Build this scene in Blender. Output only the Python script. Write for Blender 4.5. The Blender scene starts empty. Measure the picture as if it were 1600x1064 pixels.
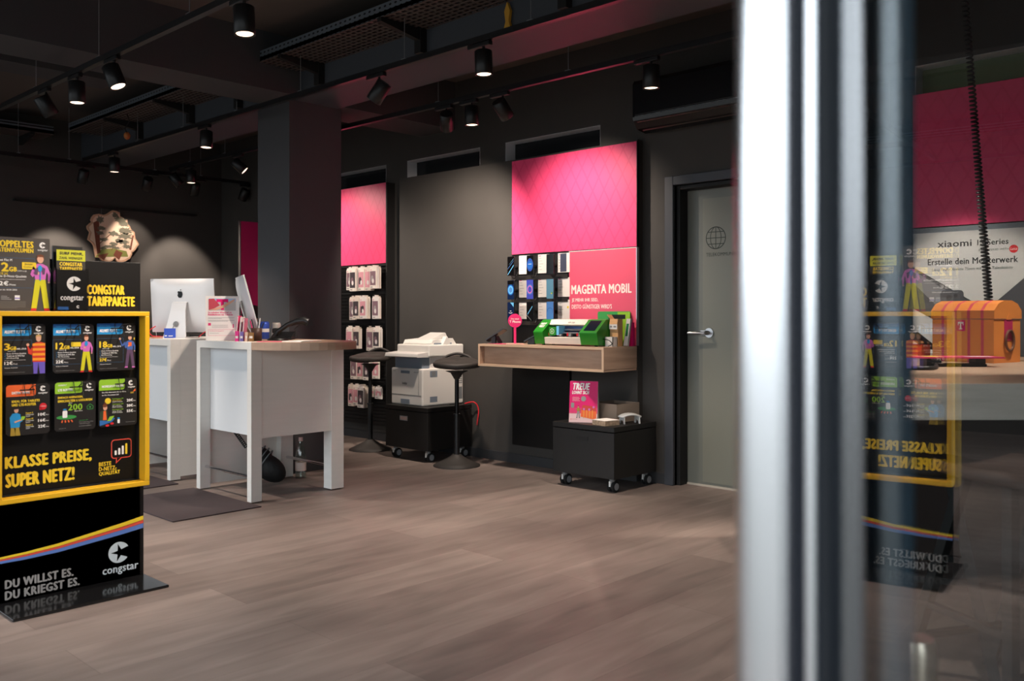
import bpy, bmesh, math, random
from mathutils import Vector, Matrix, Quaternion
R = math.radians
sc = bpy.context.scene
COL = sc.collection
random.seed(7)

# ------------------------------------------------------------------ camera, sky, exposure
cam_d = bpy.data.cameras.new('camera'); cam = bpy.data.objects.new('camera', cam_d); COL.objects.link(cam)
cam.location = (0, 0, 1.17); cam.rotation_euler = (R(90), 0, R(43.6 - 90))
cam_d.sensor_width = 36; cam_d.lens = 31.5; cam_d.shift_y = -37 / 1600; cam_d.clip_start = .02
cam_d.dof.use_dof = True; cam_d.dof.focus_distance = 5.6; cam_d.dof.aperture_fstop = 3.4
sc.camera = cam
sc.view_settings.view_transform = 'Standard'; sc.view_settings.look = 'None'
sc.view_settings.exposure = 0.0; sc.view_settings.gamma = 1; sc.view_settings.use_curve_mapping = False
w = bpy.data.worlds.new('sky'); sc.world = w; w.use_nodes = True
nt = w.node_tree; bg = nt.nodes['Background']
tc = nt.nodes.new('ShaderNodeTexCoord'); sx = nt.nodes.new('ShaderNodeSeparateXYZ'); cr = nt.nodes.new('ShaderNodeValToRGB')
mr = nt.nodes.new('ShaderNodeMapRange'); mr.inputs[1].default_value = -1; mr.inputs[2].default_value = 1
nt.links.new(tc.outputs['Generated'], sx.inputs[0]); nt.links.new(sx.outputs['Z'], mr.inputs[0]); nt.links.new(mr.outputs[0], cr.inputs[0])
cr.color_ramp.elements[0].position = .46; cr.color_ramp.elements[0].color = (.10, .10, .105, 1)
cr.color_ramp.elements[1].position = .56; cr.color_ramp.elements[1].color = (.84, .93, 1.0, 1)
nt.links.new(cr.outputs[0], bg.inputs[0]); bg.inputs[1].default_value = 3.2
SPOT_GAIN = 95

# ------------------------------------------------------------------ materials
def lin(c):
    c /= 255.
    return c / 12.92 if c <= .04045 else ((c + .055) / 1.055) ** 2.4
def rgb(h):
    if isinstance(h, str):
        h = h.lstrip('#'); h = tuple(int(h[i:i + 2], 16) for i in (0, 2, 4))
    return tuple(lin(x) for x in h) + (1,)
_M = {}
def mat(name, col, rough=.6, metal=0, spec=.5, emit=0, noise=0, nscale=(8, 8, 8), bump=0, trans=0, ior=1.45, alpha=1):
    if name in _M: return _M[name]
    m = bpy.data.materials.new(name); m.use_nodes = True; n = m.node_tree; p = n.nodes['Principled BSDF']
    c = rgb(col)
    p.inputs['Base Color'].default_value = c; p.inputs['Roughness'].default_value = rough; p.inputs['Metallic'].default_value = metal
    p.inputs['Specular IOR Level'].default_value = spec; p.inputs['IOR'].default_value = ior
    p.inputs['Transmission Weight'].default_value = trans; p.inputs['Alpha'].default_value = alpha
    if emit: p.inputs['Emission Color'].default_value = c; p.inputs['Emission Strength'].default_value = emit
    if noise or bump:
        t = n.nodes.new('ShaderNodeTexCoord'); mp = n.nodes.new('ShaderNodeMapping'); nz = n.nodes.new('ShaderNodeTexNoise')
        mp.inputs['Scale'].default_value = nscale; nz.inputs['Detail'].default_value = 6; nz.inputs['Scale'].default_value = 1
        n.links.new(t.outputs['Object'], mp.inputs[0]); n.links.new(mp.outputs[0], nz.inputs['Vector'])
        if noise:
            r = n.nodes.new('ShaderNodeValToRGB')
            r.color_ramp.elements[0].position = .3; r.color_ramp.elements[1].position = .7
            r.color_ramp.elements[0].color = tuple(x * (1 - noise) for x in c[:3]) + (1,)
            r.color_ramp.elements[1].color = tuple(min(1, x * (1 + noise)) for x in c[:3]) + (1,)
            n.links.new(nz.outputs['Fac'], r.inputs[0]); n.links.new(r.outputs[0], p.inputs['Base Color'])
        if bump:
            b = n.nodes.new('ShaderNodeBump'); b.inputs['Strength'].default_value = bump; b.inputs['Distance'].default_value = .01
            n.links.new(nz.outputs['Fac'], b.inputs['Height']); n.links.new(b.outputs[0], p.inputs['Normal'])
    _M[name] = m
    return m
def clear(name, tint, refl, rough=.0):           # thin clear sheet: lets light through, mirrors a share of it
    if name in _M: return _M[name]
    m = bpy.data.materials.new(name); m.use_nodes = True; n = m.node_tree; n.nodes.remove(n.nodes['Principled BSDF'])
    out = n.nodes['Material Output']; tr = n.nodes.new('ShaderNodeBsdfTransparent'); gl = n.nodes.new('ShaderNodeBsdfGlossy')
    tr.inputs[0].default_value = rgb(tint); gl.inputs['Roughness'].default_value = rough; mx = n.nodes.new('ShaderNodeMixShader')
    lw = n.nodes.new('ShaderNodeLayerWeight'); pw = n.nodes.new('ShaderNodeMath'); pw.operation = 'POWER'; pw.inputs[1].default_value = 4
    mu = n.nodes.new('ShaderNodeMath'); mu.operation = 'MULTIPLY_ADD'; mu.inputs[1].default_value = (1 - refl) if refl > 0 else 0; mu.inputs[2].default_value = refl; mu.use_clamp = True
    n.links.new(lw.outputs['Facing'], pw.inputs[0]); n.links.new(pw.outputs[0], mu.inputs[0]); n.links.new(mu.outputs[0], mx.inputs[0])
    n.links.new(tr.outputs[0], mx.inputs[1]); n.links.new(gl.outputs[0], mx.inputs[2]); n.links.new(mx.outputs[0], out.inputs[0])
    _M[name] = m
    return m
def wood(name, c1, c2, scale=(2, 14, 14), rough=.5):
    if name in _M: return _M[name]
    m = mat(name, c1, rough=rough, noise=.01, nscale=scale); n = m.node_tree
    r = [x for x in n.nodes if x.type == 'VALTORGB'][0]
    r.color_ramp.elements[0].color = rgb(c1); r.color_ramp.elements[1].color = rgb(c2)
    return m
def floor_mat():
    m = bpy.data.materials.new('vinyl_planks'); m.use_nodes = True; n = m.node_tree; p = n.nodes['Principled BSDF']
    t = n.nodes.new('ShaderNodeTexCoord'); mp = n.nodes.new('ShaderNodeMapping'); br = n.nodes.new('ShaderNodeTexBrick')
    br.inputs['Scale'].default_value = 1; br.inputs['Brick Width'].default_value = 1.9; br.inputs['Row Height'].default_value = .30
    br.inputs['Mortar Size'].default_value = .0005; br.inputs['Bias'].default_value = 0
    br.inputs['Color1'].default_value = rgb(((140, 126, 119))); br.inputs['Color2'].default_value = rgb(((118, 105, 99))); br.inputs['Mortar'].default_value = rgb((70, 60, 54))
    br.offset = .37
    n.links.new(t.outputs['Object'], mp.inputs[0]); n.links.new(mp.outputs[0], br.inputs['Vector'])
    mp2 = n.nodes.new('ShaderNodeMapping'); mp2.inputs['Scale'].default_value = (1.6, 9, 1)
    nz = n.nodes.new('ShaderNodeTexNoise'); nz.inputs['Detail'].default_value = 8; nz.inputs['Scale'].default_value = 1.3; nz.inputs['Distortion'].default_value = .6
    n.links.new(t.outputs['Object'], mp2.inputs[0]); n.links.new(mp2.outputs[0], nz.inputs['Vector'])
    nz2 = n.nodes.new('ShaderNodeTexNoise'); nz2.inputs['Scale'].default_value = 1.1; nz2.inputs['Detail'].default_value = 3
    n.links.new(t.outputs['Object'], nz2.inputs['Vector'])
    ad = n.nodes.new('ShaderNodeMath'); ad.operation = 'ADD'; n.links.new(nz.outputs['Fac'], ad.inputs[0]); n.links.new(nz2.outputs['Fac'], ad.inputs[1])
    r = n.nodes.new('ShaderNodeMapRange'); r.inputs[1].default_value = .7; r.inputs[2].default_value = 1.3; r.inputs[3].default_value = .70; r.inputs[4].default_value = 1.28
    n.links.new(ad.outputs[0], r.inputs[0])
    mx = n.nodes.new('ShaderNodeMix'); mx.data_type = 'RGBA'; mx.blend_type = 'MULTIPLY'; mx.inputs['Factor'].default_value = 1
    n.links.new(br.outputs['Color'], mx.inputs['A']); n.links.new(r.outputs[0], mx.inputs['B'])
    n.links.new(mx.outputs['Result'], p.inputs['Base Color']); p.inputs['Roughness'].default_value = .5; p.inputs['Specular IOR Level'].default_value = .4
    b = n.nodes.new('ShaderNodeBump'); b.inputs['Strength'].default_value = .12; b.inputs['Distance'].default_value = .003
    n.links.new(nz.outputs['Fac'], b.inputs['Height']); n.links.new(b.outputs[0], p.inputs['Normal'])
    return m
def perforated():                                 # galvanised side rail with a grid of punched holes
    m = mat('perforated_steel', (104, 112, 120), rough=.45, metal=.2); n = m.node_tree; p = n.nodes['Principled BSDF']
    t = n.nodes.new('ShaderNodeTexCoord'); mp = n.nodes.new('ShaderNodeMapping'); mp.inputs['Scale'].default_value = (0, 20, 36)
    v = n.nodes.new('ShaderNodeTexVoronoi'); v.inputs['Scale'].default_value = 1; v.inputs['Randomness'].default_value = 0
    lt = n.nodes.new('ShaderNodeMath'); lt.operation = 'LESS_THAN'; lt.inputs[1].default_value = .24
    mx = n.nodes.new('ShaderNodeMix'); mx.data_type = 'RGBA'; mx.inputs['A'].default_value = rgb((104, 112, 120)); mx.inputs['B'].default_value = rgb((10, 10, 10))
    n.links.new(t.outputs['Object'], mp.inputs[0]); n.links.new(mp.outputs[0], v.inputs['Vector']); n.links.new(v.outputs['Distance'], lt.inputs[0])
    n.links.new(lt.outputs[0], mx.inputs['Factor']); n.links.new(mx.outputs['Result'], p.inputs['Base Color'])
    return m
def magenta_print():                              # magenta backdrop print with fine diagonal line pattern
    m = mat('magenta_print', (232, 0, 116), rough=.42, spec=.35); n = m.node_tree; p = n.nodes['Principled BSDF']
    t = n.nodes.new('ShaderNodeTexCoord')
    fac = None
    for ang, ph in ((58, 0), (-62, 1.7)):
        mp = n.nodes.new('ShaderNodeMapping'); mp.inputs['Rotation'].default_value = (R(ang), 0, 0); mp.inputs['Scale'].default_value = (0, 1, 1)
        wv = n.nodes.new('ShaderNodeTexWave'); wv.bands_direction = 'Z'; wv.inputs['Scale'].default_value = 3.4; wv.inputs['Distortion'].default_value = 1.2
        wv.inputs['Detail'].default_value = 1; wv.inputs['Detail Scale'].default_value = .6; wv.inputs['Phase Offset'].default_value = ph
        gt = n.nodes.new('ShaderNodeMapRange'); gt.inputs[1].default_value = .93; gt.inputs[2].default_value = .995
        n.links.new(t.outputs['Object'], mp.inputs[0]); n.links.new(mp.outputs[0], wv.inputs['Vector']); n.links.new(wv.outputs['Fac'], gt.inputs[0])
        if fac is None: fac = gt.outputs[0]
        else:
            a = n.nodes.new('ShaderNodeMath'); a.operation = 'MAXIMUM'; n.links.new(fac, a.inputs[0]); n.links.new(gt.outputs[0], a.inputs[1]); fac = a.outputs[0]
    mx = n.nodes.new('ShaderNodeMix'); mx.data_type = 'RGBA'; mx.inputs['A'].default_value = rgb((238, 75, 123)); mx.inputs['B'].default_value = rgb((230, 66, 114))
    n.links.new(fac, mx.inputs['Factor']); n.links.new(mx.outputs['Result'], p.inputs['Base Color'])
    return m

# ------------------------------------------------------------------ mesh building
class MB:
    def __init__(s): s.v = []; s.f = []; s.m = []; s.sm = []; s.mats = []; s.M = Matrix()
    def mi(s, m):
        if m not in s.mats: s.mats.append(m)
        return s.mats.index(m)
    def add(s, vs, fs, m, smooth=False):
        o = len(s.v); k = s.mi(m)
        s.v += [tuple(s.M @ Vector(v)) for v in vs]
        for f in fs: s.f.append([o + i for i in f]); s.m.append(k); s.sm.append(smooth)
        return s
    def box(s, x0, x1, y0, y1, z0, z1, m):
        return s.add([(x0, y0, z0), (x1, y0, z0), (x1, y1, z0), (x0, y1, z0), (x0, y0, z1), (x1, y0, z1), (x1, y1, z1), (x0, y1, z1)],
                     [(3, 2, 1, 0), (4, 5, 6, 7), (0, 1, 5, 4), (1, 2, 6, 5), (2, 3, 7, 6), (3, 0, 4, 7)], m)
    def prism(s, poly, a, b, axis, m, smooth=False):   # poly in the two other axes (x:(y,z) y:(x,z) z:(x,y))
        def P(p, t): return (t, p[0], p[1]) if axis == 'x' else (p[0], t, p[1]) if axis == 'y' else (p[0], p[1], t)
        n = len(poly); vs = [P(p, a) for p in poly] + [P(p, b) for p in poly]
        s.add(vs, [tuple(range(n))[::-1], tuple(range(n, 2 * n))], m)
        return s.add(vs, [(i, (i + 1) % n, n + (i + 1) % n, n + i) for i in range(n)], m, smooth)
    def lathe(s, prof, m, c=(0, 0, 0), n=28, sx=1, sy=1, smooth=True):
        vs = []; fs = []
        for r, z in prof:
            for i in range(n):
                a = 2 * math.pi * i / n; vs.append((c[0] + r * sx * math.cos(a), c[1] + r * sy * math.sin(a), c[2] + z))
        for j in range(len(prof) - 1):
            for i in range(n): fs.append((j * n + i, j * n + (i + 1) % n, (j + 1) * n + (i + 1) % n, (j + 1) * n + i))
        s.add(vs, fs, m, smooth)
        k = len(prof) - 1
        s.add([vs[i] for i in range(n)], [tuple(range(n))[::-1]], m)
        return s.add([vs[k * n + i] for i in range(n)], [tuple(range(n))], m)
    def tube(s, pts, r, m, n=8, caps=True):
        pts = [Vector(p) for p in pts]; rs = r if isinstance(r, (list, tuple)) else [r] * len(pts)
        vs = []; fs = []; t0 = (pts[1] - pts[0]).normalized(); u = t0.orthogonal().normalized()
        for i, p in enumerate(pts):
            t = (pts[min(i + 1, len(pts) - 1)] - pts[max(i - 1, 0)]).normalized()
            u = (u - t * u.dot(t)).normalized(); v = t.cross(u)
            for k in range(n):
                a = 2 * math.pi * k / n; vs.append(p + (u * math.cos(a) + v * math.sin(a)) * rs[i])
        for j in range(len(pts) - 1):
            for i in range(n): fs.append((j * n + i, j * n + (i + 1) % n, (j + 1) * n + (i + 1) % n, (j + 1) * n + i))
        s.add(vs, fs, m, True)
        if caps:
            s.add(vs[:n], [tuple(range(n))[::-1]], m); s.add(vs[-n:], [tuple(range(n))], m)
        return s
    def bar(s, a, b, w, h, m):                      # square bar from a to b
        a = Vector(a); b = Vector(b); t = (b - a).normalized(); up = Vector((0, 0, 1)) if abs(t.z) < .95 else Vector((1, 0, 0))
        r = t.cross(up).normalized(); u = r.cross(t)
        vs = [p + r * i * w / 2 + u * j * h / 2 for p in (a, b) for i, j in ((-1, -1), (1, -1), (1, 1), (-1, 1))]
        return s.add(vs, [(3, 2, 1, 0), (4, 5, 6, 7), (0, 1, 5, 4), (1, 2, 6, 5), (2, 3, 7, 6), (3, 0, 4, 7)], m)
    def ell(s, c, r, m, n=18, k=12):
        vs = [(c[0], c[1], c[2] - r[2])]
        for j in range(1, k):
            p = -math.pi / 2 + math.pi * j / k
            for i in range(n):
                a = 2 * math.pi * i / n; vs.append((c[0] + r[0] * math.cos(p) * math.cos(a), c[1] + r[1] * math.cos(p) * math.sin(a), c[2] + r[2] * math.sin(p)))
        vs.append((c[0], c[1], c[2] + r[2])); fs = []
        for i in range(n): fs.append((0, 1 + (i + 1) % n, 1 + i)); fs.append((len(vs) - 1, 1 + (k - 2) * n + i, 1 + (k - 2) * n + (i + 1) % n))
        for j in range(k - 2):
            for i in range(n): fs.append((1 + j * n + i, 1 + j * n + (i + 1) % n, 1 + (j + 1) * n + (i + 1) % n, 1 + (j + 1) * n + i))
        return s.add(vs, fs, m, True)
    def build(s, name, parent=None, bevel=0, seg=2, w=False, label=None, sub=0):
        # w: vertices are in room coordinates and are moved into the frame of the parent's base point
        me = bpy.data.meshes.new(name); off = Vector(base(parent)) if (w and parent is not None) else Vector()
        me.from_pydata([tuple(Vector(v) - off) for v in s.v], [], s.f)
        for m in s.mats: me.materials.append(m)
        for i, p in enumerate(me.polygons): p.material_index = s.m[i]; p.use_smooth = s.sm[i]
        me.update()
        o = bpy.data.objects.new(name, me); COL.objects.link(o)
        if parent is not None: o.parent = parent
        if sub:
            d = o.modifiers.new('sub', 'SUBSURF'); d.levels = sub; d.render_levels = sub
        if bevel:
            b = o.modifiers.new('bevel', 'BEVEL'); b.width = bevel; b.segments = seg; b.limit_method = 'ANGLE'; b.angle_limit = R(40); b.harden_normals = False
        if label: o['label'] = label
        return o
def base(o):
    v = Vector()
    while o is not None: v += Vector(o.location); o = o.parent
    return v
def thing(name, label, cat, loc=(0, 0, 0), rotz=0, group=None):
    o = bpy.data.objects.new(name, None); COL.objects.link(o); o.location = loc; o.rotation_euler = (0, 0, rotz); o.empty_display_size = .05
    o['label'] = label; o['category'] = cat
    if group: o['group'] = group
    return o
def tag(o, label, cat, group=None, kind=None):
    o['label'] = label; o['category'] = cat
    if group: o['group'] = group
    if kind: o['kind'] = kind
    return o
def struct(o, label=None, cat=None):
    o['kind'] = 'structure'
    if label: o['label'] = label; o['category'] = cat or 'wall'
    return o
def dup(o, parent=None):
    c = o.copy(); COL.objects.link(c)
    if parent is not None: c.parent = parent
    for ch in list(o.children): dup(ch, c)
    return c

# ------------------------------------------------------------------ flat prints: lettering and pictures on a surface
_T = {}
def glyphs(text, bold):
    k = (text, bold)
    if k in _T: return _T[k]
    cu = bpy.data.curves.new('t', 'FONT'); cu.body = text; cu.size = 1; cu.resolution_u = 2; cu.space_character = 1 + 2.2 * bold
    o = bpy.data.objects.new('t', cu); COL.objects.link(o)
    dg = bpy.context.evaluated_depsgraph_get(); dg.update(); e = o.evaluated_get(dg); me = e.to_mesh()
    vs = [(v.co.x, v.co.y) for v in me.vertices]; fs = [tuple(p.vertices) for p in me.polygons]
    e.to_mesh_clear(); bpy.data.objects.remove(o); bpy.data.curves.remove(cu)
    xs = [v[0] for v in vs]; ys = [v[1] for v in vs]
    _T[k] = (vs, fs, min(xs), max(xs), min(ys), max(ys))
    return _T[k]
class Print:
    """u to the reader's right, v up, both in metres from the lower left corner O; layers stand a hair proud of each other."""
    def __init__(s, O, U, V, step=.0005): s.mb = MB(); s.O = Vector(O); s.U = Vector(U).normalized(); s.V = Vector(V).normalized(); s.N = s.U.cross(s.V); s.step = step
    def P(s, u, v, l): return s.O + s.U * u + s.V * v + s.N * (l * s.step)
    def poly(s, pts, m, l=1): s.mb.add([s.P(u, v, l) for u, v in pts], [tuple(range(len(pts)))], m); return s
    def rect(s, u0, v0, u1, v1, m, l=1): return s.poly([(u0, v0), (u1, v0), (u1, v1), (u0, v1)], m, l)
    def disc(s, u, v, r, m, l=1, n=22, ry=None): return s.poly([(u + r * math.cos(2 * math.pi * i / n), v + (ry or r) * math.sin(2 * math.pi * i / n)) for i in range(n)], m, l)
    def rrect(s, u0, v0, u1, v1, r, m, l=1, corners=(1, 1, 1, 1)):
        pts = []
        for k, (cx, cy, a0) in enumerate(((u1 - r, v1 - r, 0), (u0 + r, v1 - r, 90), (u0 + r, v0 + r, 180), (u1 - r, v0 + r, 270))):
            if corners[k]: pts += [(cx + r * math.cos(R(a0 + t)), cy + r * math.sin(R(a0 + t))) for t in (0, 22, 45, 68, 90)]
            else: pts.append(((u1, v1), (u0, v1), (u0, v0), (u1, v0))[k])
        return s.poly(pts, m, l)
    def frame(s, u0, v0, u1, v1, t, m, l=1):
        return s.rect(u0, v0, u1, v0 + t, m, l).rect(u0, v1 - t, u1, v1, m, l).rect(u0, v0, u0 + t, v1, m, l).rect(u1 - t, v0, u1, v1, m, l)
    def line(s, pts, t, m, l=1):
        for (a, b), (c, d) in zip(pts, pts[1:]):
            n = math.hypot(c - a, d - b) or 1; nx, ny = -(d - b) / n * t / 2, (c - a) / n * t / 2
            s.poly([(a - nx, b - ny), (c - nx, d - ny), (c + nx, d + ny), (a + nx, b + ny)], m, l)
        return s
    def text(s, t, u, v, h, m, w=None, l=2, bold=.02, shear=0, align='l', rot=0):
        vs, fs, x0, x1, y0, y1 = glyphs(t, bold); ky = h / (y1 - y0); kx = (w / (x1 - x0)) if w else ky
        W = (x1 - x0) * kx; du = -W if align == 'r' else -W / 2 if align == 'c' else 0; c, sn = math.cos(rot), math.sin(rot); D = bold * h * 1.35
        for k, (ex, ey) in enumerate(((0, 0), (-D, 0), (D, 0), (0, -D * .6), (0, D * .6)) if bold > .012 else ((0, 0),)):
            out = []
            for x, y in vs:
                a = (x - x0) * kx + du + ex; b = (y - y0) * ky + ey; a += b * shear
                out.append(s.P(u + a * c - b * sn, v + a * sn + b * c, l + .02 * k))
            s.mb.add(out, fs, m)
        return s
    def person(s, u, v, h, skin, hair, top, legs, shoe, l=2, stripes=None, cut=False):
        k = h
        s.poly([(u + a * k, v + b * k) for a, b in [(-.15, .04), (-.06, .04), (0, .46), (0, .58), (-.08, .58)]], legs, l)
        s.poly([(u + a * k, v + b * k) for a, b in [(0, .46), (.06, .04), (.15, .04), (.08, .58), (0, .58)]], legs, l)
        s.poly([(u + a * k, v + b * k) for a, b in [(-.165, 0), (-.065, 0), (-.065, .045), (-.14, .045)]], shoe, l); s.poly([(u + a * k, v + b * k) for a, b in [(.065, 0), (.165, 0), (.14, .045), (.065, .045)]], shoe, l)
        s.poly([(u + a * k, v + b * k) for a, b in [(-.085, .55), (.085, .55), (.115, .79), (.04, .83), (-.04, .83), (-.115, .79)]], top, l + 1)
        s.poly([(u + a * k, v + b * k) for a, b in [(-.115, .79), (-.08, .73), (-.12, .65), (-.03, .71), (-.03, .67), (-.13, .59), (-.165, .64)]], top, l + 2)
        s.poly([(u + a * k, v + b * k) for a, b in [(.115, .79), (.08, .74), (.125, .64), (.125, .53), (.155, .52), (.17, .65)]], top, l + 2)
        s.disc(u + .14 * k, v + .505 * k, .018 * k, skin, l + 3, 8)
        if stripes:
            for i in range(4): s.rect(u - (.09 + .008 * i) * k, v + (.5 + .08 * i) * k, u + (.09 + .008 * i) * k, v + (.54 + .08 * i) * k, stripes, l + 3)
        s.disc(u, v + .91 * k, .055 * k, skin, l + 2, 14, .07 * k)
        s.poly([(u + a * k, v + b * k) for a, b in [(-.065, .9), (-.055, .98), (0, 1.0), (.055, .98), (.065, .9), (.04, .95), (-.04, .95)]], hair, l + 3)
        s.disc(u - .04 * k, v + .66 * k, .025 * k, skin, l + 4, 8)
        return s
    def logo(s, u, v, r, fg, bg, l=2, word=None):
        # a ring sector whose inner outline is a five pointed star, open to the right
        cx, cy = .12 * r, -.02 * r
        def tip(i): a = R(105 + 36 * i); q = (.88 if i % 2 == 0 else .3) * r; return (q * math.cos(a), q * math.sin(a))
        def rim(x, y):
            n = math.hypot(x, y); dx, dy = x / n, y / n; b = cx * dx + cy * dy; t = -b + math.sqrt(max(0, b * b - (cx * cx + cy * cy - r * r)))
            return (dx * t, dy * t)
        for i in range(-2, 6):
            p, q = tip(i), tip(i + 1); m = 5; pts = [(p[0] + (q[0] - p[0]) * k / m, p[1] + (q[1] - p[1]) * k / m) for k in range(m + 1)]
            for A, B in zip(pts, pts[1:]):
                C, D = rim(*B), rim(*A)
                s.poly([(u + cx + x, v + cy + y) for x, y in (A, D, C, B)], fg, l)
        if word: s.text(word, u + .05 * r, v - 2.05 * r, .72 * r, fg, w=3.1 * r, l=l, align='c', bold=.025)
        return s
    def build(s, name, parent=None, w=True, label=None): return s.mb.build(name, parent, w=w, label=label)
# ------------------------------------------------------------------ shared materials
BLK = mat('black_matt', (20, 19, 19), .6); WALL = mat('wall_paint', (64, 61, 58), .75, noise=.06, nscale=(3, 3, 3)); CEIL = mat('ceiling_paint', (84, 75, 70), .9)
PANELB = mat('black_panel', (9, 8, 8), .45); BEAMC = mat('beam_paint', (62, 62, 64), .75); GIRD = mat('girder_paint', (66, 70, 76), .6)
WHITE = mat('white_laminate', (226, 222, 216), .45, noise=.02, nscale=(3, 3, 40)); MAG = magenta_print(); MAGP = mat('magenta_plain', (226, 0, 108), .5); PINK = mat('pink_paper', (232, 60, 120), .6)
OAK = wood('oak_decor', (194, 163, 139), (166, 137, 116), (3, 3, 22)); OAKH = wood('oak_decor_across', (188, 157, 134), (160, 131, 111), (2, 2, 26)); OAKE = mat('oak_edge', (212, 180, 150), .5)
STEEL = mat('brushed_steel', (190, 190, 192), .28, metal=1); ALU = mat('satin_aluminium', (205, 208, 212), .3, metal=1); CHROME = mat('chrome', (225, 225, 228), .12, metal=1)
PAPER = mat('white_paper', (236, 230, 224), .7); YEL = mat('yellow_lacquer', (230, 178, 36), .4); YELP = mat('yellow_print', (240, 206, 48), .6); WHT = mat('white_print', (245, 242, 238), .6); GREYP = mat('grey_print', (150, 148, 146), .6)
CARDB = mat('card_black', (34, 31, 30), .5); BLUEP = mat('blue_print', (40, 150, 214), .55); DBLUE = mat('deep_blue_print', (40, 92, 156), .55); ORANGEP = mat('orange_print', (240, 106, 50), .55); GREENP = mat('lime_print', (150, 200, 50), .55); REDP = mat('red_print', (220, 40, 50), .55)
SKIN = mat('skin_print', (226, 170, 140), .6); HAIR = mat('hair_print', (120, 66, 40), .6); DHAIR = mat('dark_hair_print', (50, 34, 28), .6); PURP = mat('purple_print', (110, 90, 190), .6); LILAC = mat('pink_print', (214, 110, 190), .6); OLIVE = mat('olive_print', (168, 140, 50), .6)
PLUM = mat('plum_print', (96, 70, 100), .6); DENIM = mat('denim_print', (70, 100, 170), .6); LGRN = mat('green_print', (60, 150, 70), .6); LIMEY = mat('acid_yellow_print', (214, 206, 30), .6)
BPLAS = mat('black_plastic', (24, 24, 25), .38); GPLAS = mat('grey_plastic', (120, 122, 124), .45); WPLAS = mat('white_plastic', (225, 225, 222), .4); ACRYL = clear('clear_acrylic', (250, 250, 250), .035)
BLKCAB = mat('black_woodgrain', (25, 23, 22), .5, noise=.12, nscale=(30, 4, 3))
RUBBER = mat('rubber', (18, 18, 18), .8); MATC = mat('carpet_mat', (70, 60, 62), .95, noise=.25, nscale=(240, 240, 240), bump=.4)
LAMP = mat('lamp_glow', (255, 222, 190), emit=4)

# ------------------------------------------------------------------ the setting
struct(MB().box(-1.2, 5.45, -1.2, 9.95, -.12, 0, floor_mat()).build('floor'), 'grey brown wood plank vinyl floor of the whole shop', 'floor')
struct(MB().box(-25, 25, -25, -1.2, -.14, -.02, mat('pavement_stone', (120, 118, 114), .9)).box(-25, -1.2, -1.2, 25, -.14, -.02, mat('pavement_stone', (120, 118, 114), .9)).build('pavement'), 'grey pavement outside the shop front', 'pavement')
struct(MB().box(-1.2, 5.45, -1.2, 9.95, 3.2, 3.32, CEIL).build('ceiling'), 'dark brown painted ceiling above the beams', 'ceiling')
XW = 5.28
mb = MB(); WIN = [(.9, 1.856), (4.12, 5.10), (5.40, 6.35), (6.66, 7.6)]; ZB, ZT = 2.2, 2.596
mb.box(XW, 5.45, -1.2, 2.42, 0, ZB, WALL).box(XW, 5.45, 3.469, 9.95, 0, ZB, WALL).box(XW, 5.45, 2.42, 3.469, 2.08, ZB, WALL).box(XW, 5.45, -1.2, 9.95, ZT, 3.2, WALL)
e = [-1.2] + [t for q in WIN for t in q] + [9.95]
for a, b in zip(e[::2], e[1::2]): mb.box(XW, 5.45, a, b, ZB, ZT, WALL)
struct(mb.build('wall_right'), 'dark grey wall behind the pink display units and grey door', 'wall')
for i, (a, b) in enumerate(WIN):
    gl = mat('window_green' if i == 0 else 'window_dark', (120, 130, 96) if i == 0 else (34, 36, 38), .15)
    o = struct(MB().box(5.392, 5.40, a, b, ZB, ZT, gl).build('window_%d' % (i + 1)), ('narrow high window with greenish pane above the phone poster', 'dark high window above the pink panel over the wooden shelf', 'dark high window above the white printer', 'dark high window above the hanging accessory packs')[i], 'window')
    fr = mat('window_reveal', (225, 225, 228), .6)
    f = MB().box(XW - .001, 5.392, a, b, ZT - .002, ZT, fr).box(XW - .001, 5.392, b - .002, b, ZB, ZT, fr).box(XW - .001, 5.392, a, a + .002, ZB, ZT, fr)
    f.build('window_frame', o)
struct(MB().box(-1.2, 5.45, 9.75, 9.95, 0, 3.2, WALL).build('wall_back'), 'dark grey back wall with spotlit arcs behind the tree cutout', 'wall')
struct(MB().box(.62, 5.28, -1.0, -.9, 0, 3.2, WALL).box(-1.2, .62, -1.0, -.9, 2.3, 3.2, WALL).build('wall_front'), 'dark front wall beside the entrance, with unseen lintel added to shade the beams', 'wall')  # lintel over the entrance is added to keep sky light off ceiling and beams
struct(MB().box(-1.2, -1.0, -1.2, 9.95, 2.75, 3.2, WALL).box(-1.2, -1.0, 2.9, 3.1, 0, 2.75, WALL).box(-1.2, -1.0, 6.6, 6.8, 0, 2.75, WALL).build('wall_left'), 'open shop front with lintel and piers', 'wall')
struct(MB().box(5.22, XW, 3.74, 6.39, .0, 2.43, WALL).build('trim_1'), 'dark wall cladding behind printer and wooden shelf', 'wall')
struct(MB().box(5.208, 5.222, 3.74, 6.39, 0, .075, mat('skirting', (58, 58, 60), .5)).build('baseboard_right', bevel=.003), 'dark skirting along the cladding', 'baseboard')
struct(MB().box(5.266, XW, 3.54, 3.74, 0, .075, mat('skirting', (58, 58, 60), .5)).box(5.266, XW, -.9, 2.34, 0, .075, mat('skirting', (58, 58, 60), .5)).box(5.266, XW, 6.39, 9.75, 0, .075, mat('skirting', (58, 58, 60), .5)).build('baseboard_back', bevel=.003), 'dark skirting along the rear wall', 'baseboard')
COLL = mat('column_paint', (70, 70, 73), .7)
struct(MB().box(3.687, 4.153, 5.80, 6.243, 0, 2.79, COLL).build('column'), 'square dark grey column behind the white desk', 'column')
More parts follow.
